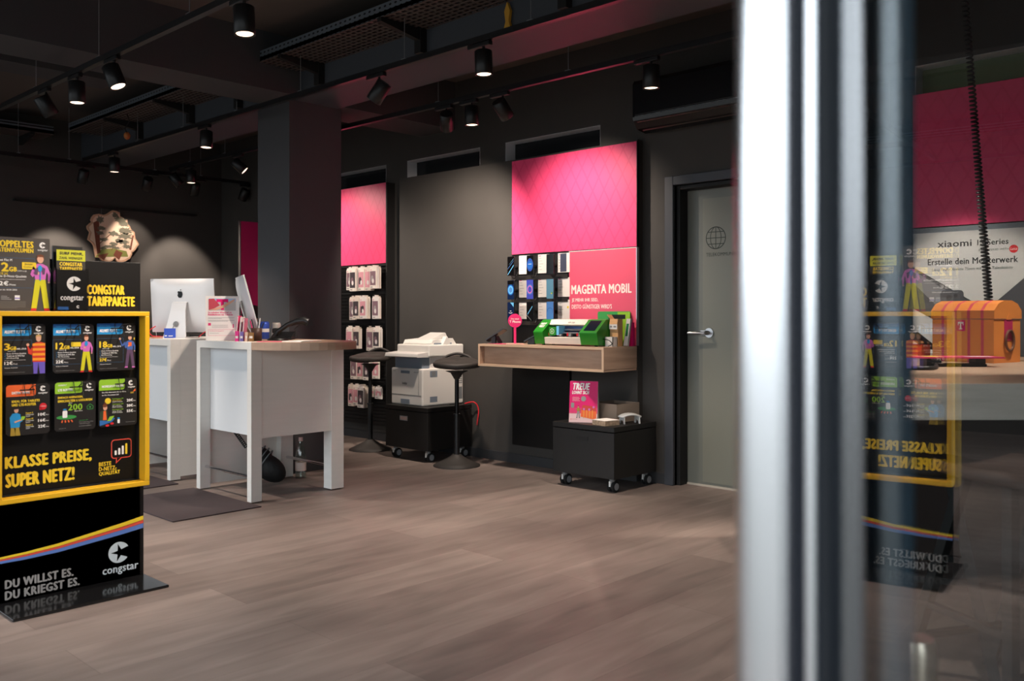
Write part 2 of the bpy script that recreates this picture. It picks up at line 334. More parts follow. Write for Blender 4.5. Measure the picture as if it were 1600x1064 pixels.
struct(MB().box(3.68, 4.16, 5.79, 6.25, 0, .08, mat('skirting', (58, 58, 60), .5)).build('baseboard_column', bevel=.003), 'dark skirting round the column foot', 'baseboard')
struct(MB().box(3.69, 4.12, -1.0, 9.75, 2.79, 3.2, GIRD).build('beam'), 'long dark grey ceiling beam over the column', 'beam')
struct(MB().box(-1.2, 3.69, 5.66, 6.08, 2.79, 3.2, BEAMC).build('beam'), 'dark cross beam left of the column', 'beam')
struct(MB().box(4.12, XW, 5.71, 6.16, 2.79, 3.2, BEAMC).build('beam'), 'short dark cross beam right of the column', 'beam')
struct(MB().box(1.6, 3.1, 7.42, 7.76, 3.1, 3.2, BEAMC).build('beam'), 'flat dark duct under the ceiling beyond the cross beam', 'beam')
# grey steel door in the rear wall
FR = mat('door_frame_paint', (66, 68, 74), .45); LEAF = mat('door_leaf_satin_glass', (114, 116, 108), .3); LPANE = mat('door_frosted_pane', (126, 126, 114), .3)
d = struct(MB().box(5.40, 5.44, 2.42, 3.469, .012, 2.075, LEAF).build('door_1', bevel=.002), 'grey door with frosted pane and globe sign', 'door')
MB().box(5.255, 5.42, 3.469, 3.538, 0, 2.144, FR).box(5.255, 5.42, 2.35, 2.42, 0, 2.144, FR).box(5.255, 5.42, 2.42, 3.469, 2.08, 2.144, FR).box(5.30, 5.40, 3.44, 3.469, 0, 2.08, BLK).box(5.30, 5.40, 2.42, 3.44, 2.05, 2.08, BLK).build('door_frame', d, bevel=.004)
MB().box(5.39, 5.40, 2.44, 3.45, 0, .012, mat('sill_light', (190, 180, 165), .5)).build('door_sill', d)
MB().box(5.397, 5.40, 2.55, 3.318, .03, 1.985, LPANE).build('door_pane', d)
pr = Print((5.3965, 3.30, 1.5), (0, -1, 0), (0, 0, 1)); GL = mat('etched_dark', (44, 52, 44), .4); cu, cv_, r = .085, .21, .075
pts = lambda rx, ry, a0=0, a1=360, n=26: [(cu + rx * math.cos(R(a0 + (a1 - a0) * i / n)), cv_ + ry * math.sin(R(a0 + (a1 - a0) * i / n))) for i in range(n + 1)]
pr.line(pts(r, r), .006, GL).line(pts(r * .55, r), .005, GL).line([(cu, cv_ - r), (cu, cv_ + r)], .005, GL)
for q in (-.55, 0, .55): pr.line([(cu - r * math.sqrt(1 - q * q), cv_ + q * r), (cu + r * math.sqrt(1 - q * q), cv_ + q * r)], .005, GL)
pr.text('TELEKOMMUNIKATION', .01, .085, .024, GL, w=.33, bold=.01)
pr.build('globe_sign', d, w=False)
h = MB(); h.prism([(3.265 + .033 * math.cos(a), 1.06 + .033 * math.sin(a)) for a in [2 * math.pi * i / 24 for i in range(24)]], 5.388, 5.40, 'x', STEEL); h.box(5.388, 5.40, 3.265, 3.33, 1.045, 1.075, STEEL)
h.tube([(5.40, 3.262, 1.06), (5.35, 3.262, 1.06), (5.338, 3.275, 1.06), (5.338, 3.40, 1.058)], .010, STEEL, 10); h.build('door_handle', d)

# ------------------------------------------------------------------ lighting tracks, spotlights, cable trays
def track(a, b, wires, label):
    a = Vector(a); b = Vector(b)
    t = thing('lighting_track', label, 'track', a)
    MB().bar(a, b, .034, .034, BPLAS).build('rail', t, w=True)
    for q in wires:
        p = a.lerp(b, q); zc = (2.964 if p.y < 5.66 else 2.979) if abs(p.x - 3.45) < .02 else 3.1 if 1.6 < p.x < 3.1 and 7.42 < p.y < 7.76 else 3.2
        if 5.66 < p.y < 6.16: zc = 2.789
        if p.x < 3.3 and 9.0 < p.y < 9.2 and False: zc = 2.97
        MB().tube([p + Vector((0, 0, .02)), p + Vector((0, 0, zc - p.z))], .0022, GPLAS, 5).box(p.x - .012, p.x + .012, p.y - .02, p.y + .02, p.z + .016, p.z + .024, GPLAS).build('suspension_wire', t, w=True)
track((2.15, .4, 2.655), (2.15, 9.05, 2.70), (.1, .3, .45, .58, .70, .79, .92), 'black lighting track running above the yellow framed stand')
track((3.45, .5, 2.69), (3.45, 9.05, 2.70), (.19, .31, .43, .56, .66, .76, .86, .95), 'black lighting track beneath the bluish cable tray beam')
track((4.32, .3, 2.68), (4.32, 9.05, 2.72), (.22, .38, .52, .66, .77, .87, .95), 'black lighting track over the wooden wall shelf')
track((-.4, 9.1, 2.69), (5.25, 9.1, 2.67), (.35, .58, .66, .81, .9), 'black lighting track along the dark back wall')
sy = [0]
def spotlight(x, y, tz, aim, lit, label, power=1.0, cone=50, blend=.5):
    tz = (2.69 - (x + .4) * .02 / 5.65 if y == 9.1 else 2.655 + (y - .4) * .045 / 8.65 if x < 3 else 2.69 + (y - .5) * .01 / 8.55 if x < 4 else 2.68 + (y - .3) * .04 / 8.75) - .001
    p = Vector((x, y, tz - .13)); d_ = (Vector(aim) - p).normalized(); t = thing('track_spotlight', label, 'spotlight', (x, y, tz - .017), group='black track spotlights')
    al = Vector((0, 1, 0)) if y < 9 else Vector((1, 0, 0))
    top = Vector((x, y, tz - .017))
    MB().bar(top - al * .055 - Vector((0, 0, .012)), top + al * .115 - Vector((0, 0, .012)), .030, .024, BPLAS).build('adapter', t, w=True, bevel=.003)
    q = p - d_ * .055
    MB().tube([top - Vector((0, 0, .02)), top - Vector((0, 0, .05)), q], .008, BPLAS, 8).build('bracket', t, w=True)
    m = MB(); rot = Vector((0, 0, 1)).rotation_difference(d_).to_matrix().to_4x4(); m.M = Matrix.Translation(p) @ rot
    m.lathe([(.044, -.066), (.049, -.062), (.049, .066), (.046, .068), (.043, .064), (.039, .060)], BPLAS, n=26)
    m.build('head', t, w=True)
    l = MB(); l.M = m.M; l.lathe([(.039, .061), (.012, .063)], LAMP if lit else BPLAS, n=20); l.build('lamp_lens', t, w=True)
    if lit:
        ld = bpy.data.lights.new('spot_beam', 'SPOT'); ld.energy = power * SPOT_GAIN; ld.color = (1, .84, .71); ld.spot_size = R(cone); ld.spot_blend = blend; ld.shadow_soft_size = .03
        lo = bpy.data.objects.new('spot_beam', ld); COL.objects.link(lo); lo.parent = t; lo.location = p + d_ * .075 - top; lo.rotation_euler = d_.to_track_quat('-Z', 'Y').to_euler()
    return t
S = spotlight
# over the yellow stand and the desks
S(2.15, 6.27, 2.70, (3.1, 6.3, 1.1), 1, 'tilted spotlight farthest along the track above the yellow stand', .7, 55)
S(2.15, 5.75, 2.69, (2.15, 5.6, 0), 1, 'upright lit spotlight between two tilted ones above the yellow stand', 1.0, 60)
S(2.15, 5.20, 2.685, (2.75, 4.4, .2), 1, 'tilted lit spotlight nearest the cross beam above the yellow stand', 1.0, 55)
S(2.15, 3.76, 2.67, (2.15, 3.55, 0), 1, 'large upright lit spotlight at the top edge nearest the camera', 1.1, 64)
S(2.15, 2.75, 2.665, (1.6, 3.95, .75), 1, 'tilted spotlight above the entrance aimed at the yellow stand front', 1.2, 62, 1)
S(2.15, 2.35, 2.66, (1.3, 3.95, .9), 1, 'tilted spotlight nearest the entrance aimed at the stand poster', .8, 55, 1)
S(2.15, .9, 2.655, (2.5, .95, 0), 1, 'unseen spotlight added to light the floor just inside the open door', .8, 64)  # extra lamp out of view, added to brighten the floor before the table
S(3.45, 1.45, 2.69, (3.2, 1.9, 0), 1, 'spotlight on the beam track above the near floor', .9, 70)
# under the cable tray beam
S(3.45, 4.42, 2.70, (3.05, 5.5, 1.1), 1, 'tilted spotlight with pink edge beside the column top', 1.3, 52)
S(3.45, 3.50, 2.70, (3.45, 3.4, 0), 1, 'upright lit spotlight hanging before the pink lit beam', .8, 66)
S(3.45, 6.61, 2.715, (3.3, 6.5, 0), 1, 'lit spotlight just left of the column on the beam track', .9, 55)
S(3.45, 8.34, 2.72, (3.45, 8.3, 0), 1, 'lit spotlight at the far end of the beam track', .8, 60)
# in front of the display wall
S(4.32, 3.00, 2.70, (4.4, 3.05, 0), 1, 'upright lit spotlight in front of the black air conditioner', 1.1, 70)
S(4.32, 4.50, 2.70, (4.35, 4.45, 0), 1, 'upright lit spotlight between two tilted dark ones over the wooden shelf', 1.0, 64)
S(4.32, 4.76, 2.70, (5.22, 5.7, 1.35), 1, 'dark tilted spotlight left of the lit one over the wooden shelf', 2.6, 92, 1)
S(4.32, 4.20, 2.70, (5.19, 4.22, 1.7), 1, 'dark tilted spotlight right of the lit one over the wooden shelf', 1.3, 95, 1)
S(4.32, 7.64, 2.71, (5.19, 7.0, 1.6), 1, 'tilted grey spotlight just left of the column near the back', 1.3, 80, 1)
S(4.32, 8.59, 2.73, (4.32, 8.5, 0), 1, 'small upright lit spotlight near the back wall corner', .8, 60)
S(4.32, 8.92, 2.74, (5.1, 8.6, 1.5), 1, 'upper one of two crossing tilted spotlights at the back', .8, 50)
S(4.10, 9.1, 2.66, (4.2, 9.74, 1.9), 1, 'lower one of two crossing tilted spotlights at the back', .45, 45)
S(3.46, 9.1, 2.69, (3.42, 9.74, 1.3), 1, 'tilted spotlight aimed at the wall left of the tree cutout', 1.5, 62)
S(4.62, 9.1, 2.68, (4.75, 9.74, 1.3), 1, 'lit spotlight right of the tree cutout on the back track', 1.3, 62)
S(5.20, 9.1, 2.67, (5.1, 9.74, 1.5), 0, 'rightmost tilted spotlight on the back track by the column')
# added out of view to light the table and poster behind the glass door
S(4.32, .72, 2.69, (4.1, 1.3, .9), 1, 'unseen spotlight added above the wooden table with the orange chest', 2.0, 50)
S(4.32, 2.0, 2.69, (5.19, 1.35, .85), 1, 'unseen spotlight added to light the phone poster beside the door', 2.0, 40, .6)

PERF = perforated(); TRAYW = mat('tray_wire', (92, 80, 76), .5, metal=.4)
def cable_tray(x0, x1, y0, y1, z, label, brackets, alongx=False):
    t = thing('cable_tray', label, 'cable tray', (x0, y0, z))
    if not alongx:
        MB().box(x0, x0 + .003, y0, y1, z, z + .075, PERF).box(x1 - .003, x1, y0, y1, z, z + .075, PERF).build('side_rail', t, w=True)
        g = MB(); n = int((y1 - y0) / .055)
        for i in range(n): g.box(x0, x1, y0 + .055 * i, y0 + .055 * i + .022, z - .004, z, TRAYW)
        for k in range(9): x = x0 + (x1 - x0) * k / 8; g.box(x - .006, x + .006, y0, y1, z - .009, z - .004, TRAYW)
        g.box(x0, x1, y0, y1, z + .004, z + .03, mat('tray_cables', (30, 27, 27), .7))
        g.build('tray_base', t, w=True)
        for y in brackets:
            MB().prism([(x0 - .02, z - .01), (x1, z - .01), (x1, z - .09), (x0 - .02, z - .035)], y - .02, y + .02, 'y', BLK).box(x1 - .05, x1, y - .03, y + .03, z - .16, z + .02, BLK).build('bracket', t, w=True)
    else:
        MB().box(x0, x1, y0, y0 + .003, z, z + .075, PERF).box(x0, x1, y1 - .003, y1, z, z + .075, PERF).build('side_rail', t, w=True)
        MB().box(x0, x1, y0, y1, z - .006, z + .03, TRAYW).build('tray_base', t, w=True)
        for x in brackets: MB().prism([(y0 - .02, z - .01), (y1, z - .01), (y1, z - .09), (y0 - .02, z - .035)], x - .02, x + .02, 'x', BLK).build('bracket', t, w=True)
cable_tray(3.36, 3.69, .6, 5.66, 2.975, 'perforated cable tray on the beam in front of the cross beam', (5.38, 4.28, 3.1, 2.0))
cable_tray(3.36, 3.69, 6.08, 9.2, 2.99, 'perforated cable tray on the beam beyond the cross beam', (8.3, 7.3, 6.5))
cable_tray(.4, 3.3, 9.42, 9.75, 2.98, 'cable tray fixed along the top of the back wall', (1.2, 2.4, 3.1), True)
t = thing('cable_end', 'orange brown connector dangling on a cord from the far cable tray', 'connector', (3.42, 8.0, 2.88))
MB().tube([(0, 0, .1), (.01, -.03, .03), (-.01, .02, -.03), (0, 0, -.07)], .004, BLK, 6).build('cord', t); MB().ell((0, 0, -.095), (.028, .028, .034), mat('orange_brown', (176, 104, 48), .6)).build('connector', t)
t = thing('cable_end', 'small yellow orange tag on the beam above the lit spotlight', 'tag', (3.677, 3.53, 2.868))
MB().prism([(-.03, -.07), (.03, -.07), (.012, -.02), (.022, .04), (0, .09), (-.022, .04), (-.012, -.02)], -.012, .008, 'x', mat('amber_foam', (200, 150, 50), .7)).build('tag', t)
tag(MB().box(3.03, 4.95, 9.70, 9.75, 2.325, 2.345, BLK).build('picture_rail'), 'thin black rail on the back wall above the tree cutout', 'rail')
# air conditioner
t = thing('air_conditioner', 'black wall air conditioner above the grey door', 'air conditioner', (XW, 3.1, 2.46)); ACM = mat('gloss_black', (24, 25, 27), .22, spec=.6)
MB().prism([(5.28, 2.47), (5.20, 2.455), (5.10, 2.47), (5.055, 2.52), (5.05, 2.545), (5.05, 2.77), (5.07, 2.80), (5.28, 2.81)], 2.5, 3.66, 'y', ACM).build('housing', t, w=True, bevel=.012, seg=3)
MB().box(5.045, 5.055, 2.51, 3.64, 2.555, 2.77, ACM).build('front_panel', t, w=True, bevel=.004); MB().prism([(5.06, 2.512), (5.135, 2.46), (5.138, 2.466), (5.064, 2.52)], 2.53, 3.63, 'y', mat('brownish_flap', (60, 50, 48), .3)).build('air_flap', t, w=True)
MB().box(5.046, 5.05, 2.51, 3.64, 2.546, 2.55, STEEL).build('chrome_strip', t, w=True)
# ------------------------------------------------------------------ yellow framed tariff stand
YF = 3.983
st = thing('display_stand', 'black floor display stand with yellow box frame and tariff cards', 'display stand', (1.47, YF, 0))
MB().box(1.165, 1.763, YF, YF + .025, .012, 1.412, PANELB).box(1.165, 1.778, YF, YF + .025, .012, .43, PANELB).build('back_panel', st, w=True, bevel=.002)
MB().box(1.165, 1.783, 3.745, 4.25, 0, .012, mat('gloss_base', (26, 26, 27), .12, spec=.6)).build('base_plate', st, w=True, bevel=.003)
f = MB(); a, b, c, d_, y0, y1, th = 1.155, 1.768, .425, 1.193, 3.90, YF, .02
f.box(a, b, y0, y1, c, c + th, YEL).box(a, b, y0, y1, d_ - th, d_, YEL).box(a, a + th, y0, y1, c + th, d_ - th, YEL).box(b - th, b, y0, y1, c + th, d_ - th, YEL)
f.build('frame', st, w=True, bevel=.0025)
MB().box(a + th, b - th, 3.955, YF, c + th, c + th + .004, BLK).box(b - th - .004, b - th, 3.96, YF, c + th, d_ - th, BLK).build('frame_lining', st, w=True)
p = Print((1.165, YF, 0), (1, 0, 0), (0, 0, 1))
ux = lambda x: x - 1.165
p.text('CONGSTAR', ux(1.532), 1.268, .040, YELP, w=.158, bold=.05).text('TARIFPAKETE', ux(1.532), 1.218, .040, YELP, w=.203, bold=.05)
p.build('header_lettering', st); p = Print((1.165, YF, 0), (1, 0, 0), (0, 0, 1))
p.text('KLASSE PREISE,', ux(1.212), .548, .053, YELP, w=.335, bold=.05).text('SUPER NETZ!', ux(1.214), .478, .053, YELP, w=.262, bold=.05)
p.build('slogan_lettering', st); p = Print((1.165, YF, 0), (1, 0, 0), (0, 0, 1))
p.text('BESTE', ux(1.581), .520, .017, YELP, w=.052, bold=.03).text('D-NETZ-', ux(1.581), .499, .017, YELP, w=.075, bold=.03).text('QUALITÄT', ux(1.581), .477, .021, YELP, w=.09, bold=.03)
bx = ux(1.678); RED = mat('speech_red', (226, 84, 66), .6); by = .588
p.rrect(bx - .045, by - .042, bx + .045, by + .042, .014, RED, 1).poly([(bx - .024, by - .04), (bx - .024, by - .064), (bx + .004, by - .04)], RED, 1).rrect(bx - .041, by - .038, bx + .041, by + .038, .011, PANELB, 2).poly([(bx - .020, by - .039), (bx - .020, by - .056), (bx - .002, by - .039)], PANELB, 2)
for i in range(4): p.rrect(bx - .03 + .0155 * i, by - .026, bx - .021 + .0155 * i, by - .006 + .009 * i, .003, YELP if i == 3 else WHT, 3)
p.build('signal_badge', st); p = Print((1.165, YF, 0), (1, 0, 0), (0, 0, 1))
for k, (m, o, wd) in enumerate(((YELP, 0, .020), (RED, -.018, .016), (mat('stripe_blue', (96, 128, 196), .6), -.033, .022))):
    pts = [(-.0, .199), (.12, .205), (.25, .217), (.40, .240), (.52, .259), (.611, .276)]
    for (q, r1), (q2, r2) in zip(pts, pts[1:]):
        g = .45 + .55 * q / .61; g2 = .45 + .55 * q2 / .61
        p.poly([(q, r1 + (o - wd) * g), (q2, r2 + (o - wd) * g2), (q2, r2 + o * g2), (q, r1 + o * g)], m, 1 + k * 0)
p.build('colour_stripes', st); p = Print((1.165, YF, 0), (1, 0, 0), (0, 0, 1))
p.text('DU WILLST ES.', ux(1.211), .069, .034, GREYP, w=.262, bold=.05).text('DU KRIEGST ES.', ux(1.211), .024, .034, GREYP, w=.287, bold=.05)
p.build('footer_lettering', st); p = Print((1.165, YF, 0), (1, 0, 0), (0, 0, 1))
p.logo(ux(1.667), .131, .046, mat('silver_print', (205, 215, 220), .4), PANELB, 1).text('congstar', ux(1.597), .034, .038, mat('silver_print', (205, 215, 220), .4), w=.155, bold=.022)
p.build('star_logo', st, label='silver star logo')
def hook(x, z):
    m = MB()
    for s_ in (-.016, .016): m.tube([(x + s_, YF, z + .0025), (x + s_, 3.946, z + .0025), (x + s_, 3.942, z - .016), (x + s_ - .006, 3.908, z - .058)], .0016, BLK, 6)
    m.tube([(x - .035, 3.938, z - .022), (x + .02, 3.938, z - .022)], .0028, BLK, 6).tube([(x + .0, 3.938, z - .022), (x + .01, 3.925, z - .006), (x + .036, 3.925, z - .004), (x + .04, 3.935, z - .018)], .0022, BLK, 6)
    return m
cards = [(1.186, .935, 'S'), (1.381, .934, 'M'), (1.559, .936, 'L'), (1.203, .689, 'D'), (1.388, .690, 'R'), (1.567, .693, 'H')]
BXL = mat('box_line', (60, 110, 150), .6)
for x, z, k in cards:
    wd, ht = .166, .206
    lab = {'S': 'black tariff card with a figure in a striped orange jumper', 'M': 'black tariff card with a blue header and a figure in yellow trousers', 'L': 'black tariff card with a blue header and a figure in a denim jacket',
           'D': 'black tariff card with orange header and man holding a tablet', 'R': 'black tariff card with green header and white router on a table', 'H': 'black tariff card with green header and sitting reader'}[k]
    t = thing('tariff_card', lab, 'card', (x + wd / 2, 3.95, z), group='tariff cards hung in the yellow frame')
    pr = Print((x, 3.95, z), (1, 0, 0), (0, 0, 1), .0004); pr.mb.prism([(x + u, z + v) for u, v in
        [(wd - .01, 0), (wd, .01), (wd, ht - .01), (wd - .01, ht), (.01, ht), (0, ht - .01), (0, .01), (.01, 0)]], 3.9505, 3.9585, 'y', CARDB)
    pr.mb.build('card_stack', t, w=True)
    pr = Print((x, 3.9504, z), (1, 0, 0), (0, 0, 1), .0004)
    hd = BLUEP if k in 'SML' else ORANGEP if k == 'D' else GREENP
    pr.rrect(.001, .158, .112, ht - .001, .011, hd, 1, (0, 1, 0, 1))
    pr.logo(.139, .186, .0115, WHT, CARDB, 2, 'congstar')
    if k in 'SML':
        pr.rect(.001, .190, .112, ht - .001, DBLUE, 2).text('ALLNET FLAT ' + k, .012, .168, .012, WHT, w=.075, bold=.05).text('HANDY TARIF', .012, .192, .005, BLUEP, w=.045, l=3)
        pr.frame(-.0, .036, .114, .141, .0008, BXL, 1)
        n, pr_, fs = {'S': ('3', '12€', .022), 'M': ('12', '22€', .022), 'L': ('18', '27€', .022)}[k]
        pr.text(n, .012, .101, .026, YELP, w=.019 if k == 'S' else .03, bold=.05).text('GB', .033 if k == 'S' else .044, .101, .014, YELP, w=.022, bold=.05).text('INKL. LTE 50', .058 if k == 'S' else .069, .102, .006, WHT, w=.034, bold=.03)
        pr.text('STATT 5 GB', .024, .094, .004, WHT, w=.028)
        for i, s_ in enumerate(('Beste D-Netz-Qualität', 'Telefonie & SMS Flat', 'EU-Roaming')):
            pr.text(s_, .020, .083 - .009 * i, .006, WHT, w=(.072, .066, .044)[i], bold=.02).line([(.012, .086 - .009 * i), (.0135, .084 - .009 * i), (.0165, .089 - .009 * i)], .001, BLUEP, 2)
        pr.rect(.012, .0595, .09, .0602, WHT, 1).text(pr_, .012, .042, .013, YELP if k == 'L' else WHT, w=.029, bold=.05).text('/Monat', .043, .042, .006, WHT, w=.017, bold=0)
        pr.text('Gültig bis 30.06.2023', .012, .026, .005, WHT, w=.048, bold=.01).text('Weitere Infos und Bedingungen im Prospekt', .012, .008, .004, GREYP, w=.075, bold=0)
        if k == 'S': pr.person(.143, -.062, .225, SKIN, mat('fair_hair', (205, 165, 100), .6), mat('jumper_red', (214, 60, 40), .6), PURP, PURP, 3, mat('jumper_orange', (248, 156, 40), .6)) if False else None
        if k == 'S':
            q = .138; JR = mat('jumper_red', (214, 60, 40), .6); JO = mat('jumper_orange', (248, 156, 40), .6); FH = mat('fair_hair', (205, 165, 100), .6)
            pr.poly([(q - .018, .002), (q - .004, .002), (q, .05), (q + .008, .002), (q + .026, .002), (q + .026, .052), (q - .02, .052)][:3] + [(q, .052), (q - .02, .052)], PURP, 3).poly([(q, .05), (q + .006, .002), (q + .026, .002), (q + .026, .052), (q, .052)], PURP, 3)
            pr.poly([(q - .022, .05), (q + .027, .05), (q + .027, .126), (q + .01, .132), (q - .01, .130), (q - .024, .12)], JR, 4).poly([(q - .02, .122), (q - .03, .10), (q - .042, .12), (q - .038, .085), (q - .022, .078)], JR, 4)
            for i in range(4): pr.rect(q - .022, .056 + .020 * i, q + .0265, .066 + .020 * i, JO, 5)
            pr.disc(q + .001, .146, .010, SKIN, 5, 14, .013).poly([(q - .011, .148), (q - .009, .159), (q + .001, .163), (q + .011, .159), (q + .012, .148), (q + .006, .155), (q - .006, .155)], FH, 6).disc(q - .040, .121, .006, SKIN, 5, 8)
        if k == 'M': pr.person(.134, .001, .158, SKIN, HAIR, LILAC, LIMEY, REDP, 3).rrect(.072, .110, .112, .129, .003, YELP, 5).disc(.133, .122, .007, BLUEP, 9, 12, .011)
        if k == 'L': pr.person(.142, .010, .145, SKIN, DHAIR, DENIM, PLUM, LILAC, 3).poly([(.122, .126), (.108, .113), (.100, .135), (.097, .134), (.106, .104), (.124, .112)], DENIM, 5).rect(.135, .105, .149, .122, ORANGEP, 6).disc(.098, .138, .005, SKIN, 6, 8).disc(.161, .138, .003, YELP, 6, 8, .006)
    elif k == 'D':
        pr.text('DATEN TARIFE', .022, .168, .010, WHT, w=.067, bold=.05).text('IDEAL FÜR TABLETS', .022, .134, .011, YELP, w=.104, bold=.05).text('UND LTE-ROUTER', .022, .119, .0105, YELP, w=.09, bold=.05)
        pr.disc(.140, .112, .014, REDP, 1).poly([(.126, .098), (.126, .112), (.14, .098)], REDP, 1).text('+ 4% Extra', .129, .111, .004, WHT, w=.022)
        for i, (nm, v) in enumerate((('Daten S', '10€'), ('Daten M', '16€'), ('Daten L', '22€'))):
            zz = .078 - .0245 * i
            pr.text(nm, .074, zz + .008, .006, YELP, w=.027, bold=.03).text('im Monat dabei', .074, zz + .002, .004, WHT, w=.03).text('STATT', .074, zz - .005, .004, WHT, w=.016).text(v, .121, zz - .004, .012, WHT, w=.027, bold=.05).text('/Monat', .15, zz - .003, .004, WHT, w=.012)
        q = .036; pr.poly([(q - .02, .0), (q - .002, .0), (q, .03), (q - .018, .034)], OLIVE, 2).poly([(q, .0), (q + .018, .0), (q + .012, .034), (q - .006, .034)], OLIVE, 2)
        pr.poly([(q - .019, .033), (q + .015, .033), (q + .018, .085), (q + .004, .092), (q - .012, .09), (q - .022, .075)], BLUEP, 3).poly([(q + .016, .082), (q + .026, .058), (q + .012, .05), (q + .010, .064)], BLUEP, 4).poly([(q - .006, .058), (q + .026, .067), (q + .026, .062), (q - .004, .052)], SKIN, 5)
        pr.poly([(q + .018, .064), (q + .03, .062), (q + .036, .076), (q + .022, .077)], GREENP, 6).disc(q + .002, .103, .0085, SKIN, 4, 12, .011).poly([(q - .008, .106), (q - .005, .115), (q + .004, .117), (q + .011, .113), (q + .011, .108)], DHAIR, 5)
    elif k == 'R':
        pr.text('HOMESPOT', .014, .190, .006, WHT, w=.034, bold=.02).text('LTE ROUTER', .014, .168, .010, WHT, w=.058, bold=.05).text('EINFACH AUSPACKEN,', .013, .136, .0095, YELP, w=.1, bold=.05).text('EINSCHALTEN & LOSSURFEN', .013, .122, .0095, YELP, w=.138, bold=.05)
        pr.text('200', .054, .086, .026, GREENP, w=.056, bold=.03).text('BIS ZU', .056, .115, .004, WHT, w=.014).text('GB pro Monat', .078, .079, .005, WHT, w=.034).line([(.13, .098), (.143, .108), (.156, .098), (.154, .086), (.132, .086), (.13, .098)], .002, LGRN, 1).disc(.143, .095, .004, LGRN, 1, 8)
        pr.disc(.047, .058, .040, LGRN, 1, 24, .009)
        pr.rrect(.031, .056, .050, .086, .004, WHT, 2).disc(.0405, .091, .008, BLUEP, 2, 12, .003)
        for i in range(4): pr.poly([(.026 + .014 * i, .036), (.031 + .014 * i, .036), (.033 + .012 * i, .046), (.027 + .012 * i, .046)], ORANGEP, 2)
        pr.text('Homespot 200', .098, .038, .005, LGRN, w=.036).text('Mit dem congstar Router zu Hause', .098, .031, .004, GREYP, w=.058).text('surfen ohne Festnetz', .098, .025, .004, GREYP, w=.045).text('Laufzeit wählbar', .098, .015, .004, GREYP, w=.05).text('congstar.de', .016, .010, .004, GREYP, w=.028)
    else:
        pr.text('HOMESPOT TARIFE', .014, .170, .010, WHT, w=.092, bold=.05).text('Die DSL-Alternative für das Büro,', .014, .146, .006, WHT, w=.104, bold=.02).text('an dem du zuhause bist', .014, .135, .006, WHT, w=.072, bold=.02)
        pr.disc(.039, .112, .013, YELP, 1).rect(.137, .139, .151, .146, OLIVE, 1).poly([(.147, .146), (.16, .150), (.158, .16)], ORANGEP, 1)
        for i, (nm, v) in enumerate((('Homespot 30', '20€'), ('Homespot 100', '30€'), ('Homespot 200', '55€'))):
            zz = .110 - .0235 * i
            pr.text(nm, .058, zz + .006, .006, GREENP, w=.047, bold=.03).text('GB im LTE Netz', .058, zz, .004, YELP if i == 0 else WHT, w=.04).text('STATT 24 Monate', .058, zz - .006, .004, WHT, w=.044).text(v, .121, zz - .006, .012, WHT, w=.026, bold=.05).text('/Monat', .149, zz - .005, .004, WHT, w=.011)
        q = .026; pr.poly([(q - .022, .02), (q - .022, .066), (q - .006, .074), (q + .01, .07), (q + .014, .03), (q + .006, .018)], mat('dark_green_print', (50, 66, 44), .6), 2).poly([(q - .008, .03), (q + .008, .03), (q + .004, .07), (q - .006, .07)], ORANGEP, 3)
        pr.disc(q + .001, .083, .009, SKIN, 4, 12, .011).disc(q, .093, .010, HAIR, 5, 12, .008).disc(q, .102, .005, HAIR, 5, 8).poly([(q - .022, .006), (q + .03, .02), (q + .042, .034), (q + .036, .04), (q + .008, .026), (q - .022, .03)], mat('jeans_print', (50, 110, 180), .6), 4)
        pr.poly([(q + .008, .024), (q + .026, .026), (q + .040, .046), (q + .02, .044)], GREENP, 6).disc(q + .01, .006, .008, REDP, 5, 10, .005).disc(q + .03, .013, .008, REDP, 5, 10, .005).rrect(.080, .012, .090, .030, .003, WHT, 2).disc(.085, .034, .006, BLUEP, 2, 10, .003)
        pr.text('Weitere Infos im Prospekt', .116, .012, .004, GREYP, w=.04)
    pr.build('card_print', t)
    hook(x + (.083 if k in 'SMD' else .09 if k != 'H' else .10), z + ht).build('wire_hook', st, w=True)
# poster on top, brochure holder and brochures
t = thing('tabletop_poster', 'grey brown upright poster with yellow headline on the yellow frame', 'poster', (1.26, 3.945, 1.1938))
DP = mat('poster_dark', (78, 72, 68), .5)
MB().box(1.158, 1.367, 3.946, 3.951, 1.1938, 1.491, DP).box(1.158, 1.370, 3.951, 3.954, 1.1938, 1.493, ACRYL).build('poster_board', t, w=True)
p = Print((1.158, 3.9455, 1.193), (1, 0, 0), (0, 0, 1))
p.text('DOPPELTES', .002, .258, .026, YELP, w=.143, bold=.05).text('DATENVOLUMEN', .002, .238, .0165, YELP, w=.143, bold=.05).logo(.181, .271, .0125, WHT, DP, 2, 'congstar')
p.frame(.0, .094, .151, .215, .0009, BXL, 1).text('Allnet Flat M', .004, .201, .009, WHT, w=.062, bold=.02).text('12', .006, .160, .034, YELP, w=.046, bold=.05).text('GB', .056, .160, .018, YELP, w=.027, bold=.05).text('STATT 6 GB', .086, .160, .005, WHT, w=.034)
p.text('50 LTE 5G', .004, .146, .009, YELP, w=.046, bold=.02).text('Beste D-Netz-Qualität', .004, .135, .010, WHT, w=.116, bold=.02).rect(.004, .127, .116, .128, WHT, 1).text('22€', .004, .103, .017, WHT, w=.048, bold=.05).text('/Monat', .055, .103, .007, WHT, w=.025)
p.text('Aktion bis 30.06.2023', .004, .083, .006, WHT, w=.08, bold=.02).rect(.076, .045, .095, .064, WHT, 1).rect(.076, .050, .095, .054, PURP, 2)
for i in range(3): p.rect(.026, .046 + .006 * i, .064 - .008 * i, .049 + .006 * i, GREYP, 1)
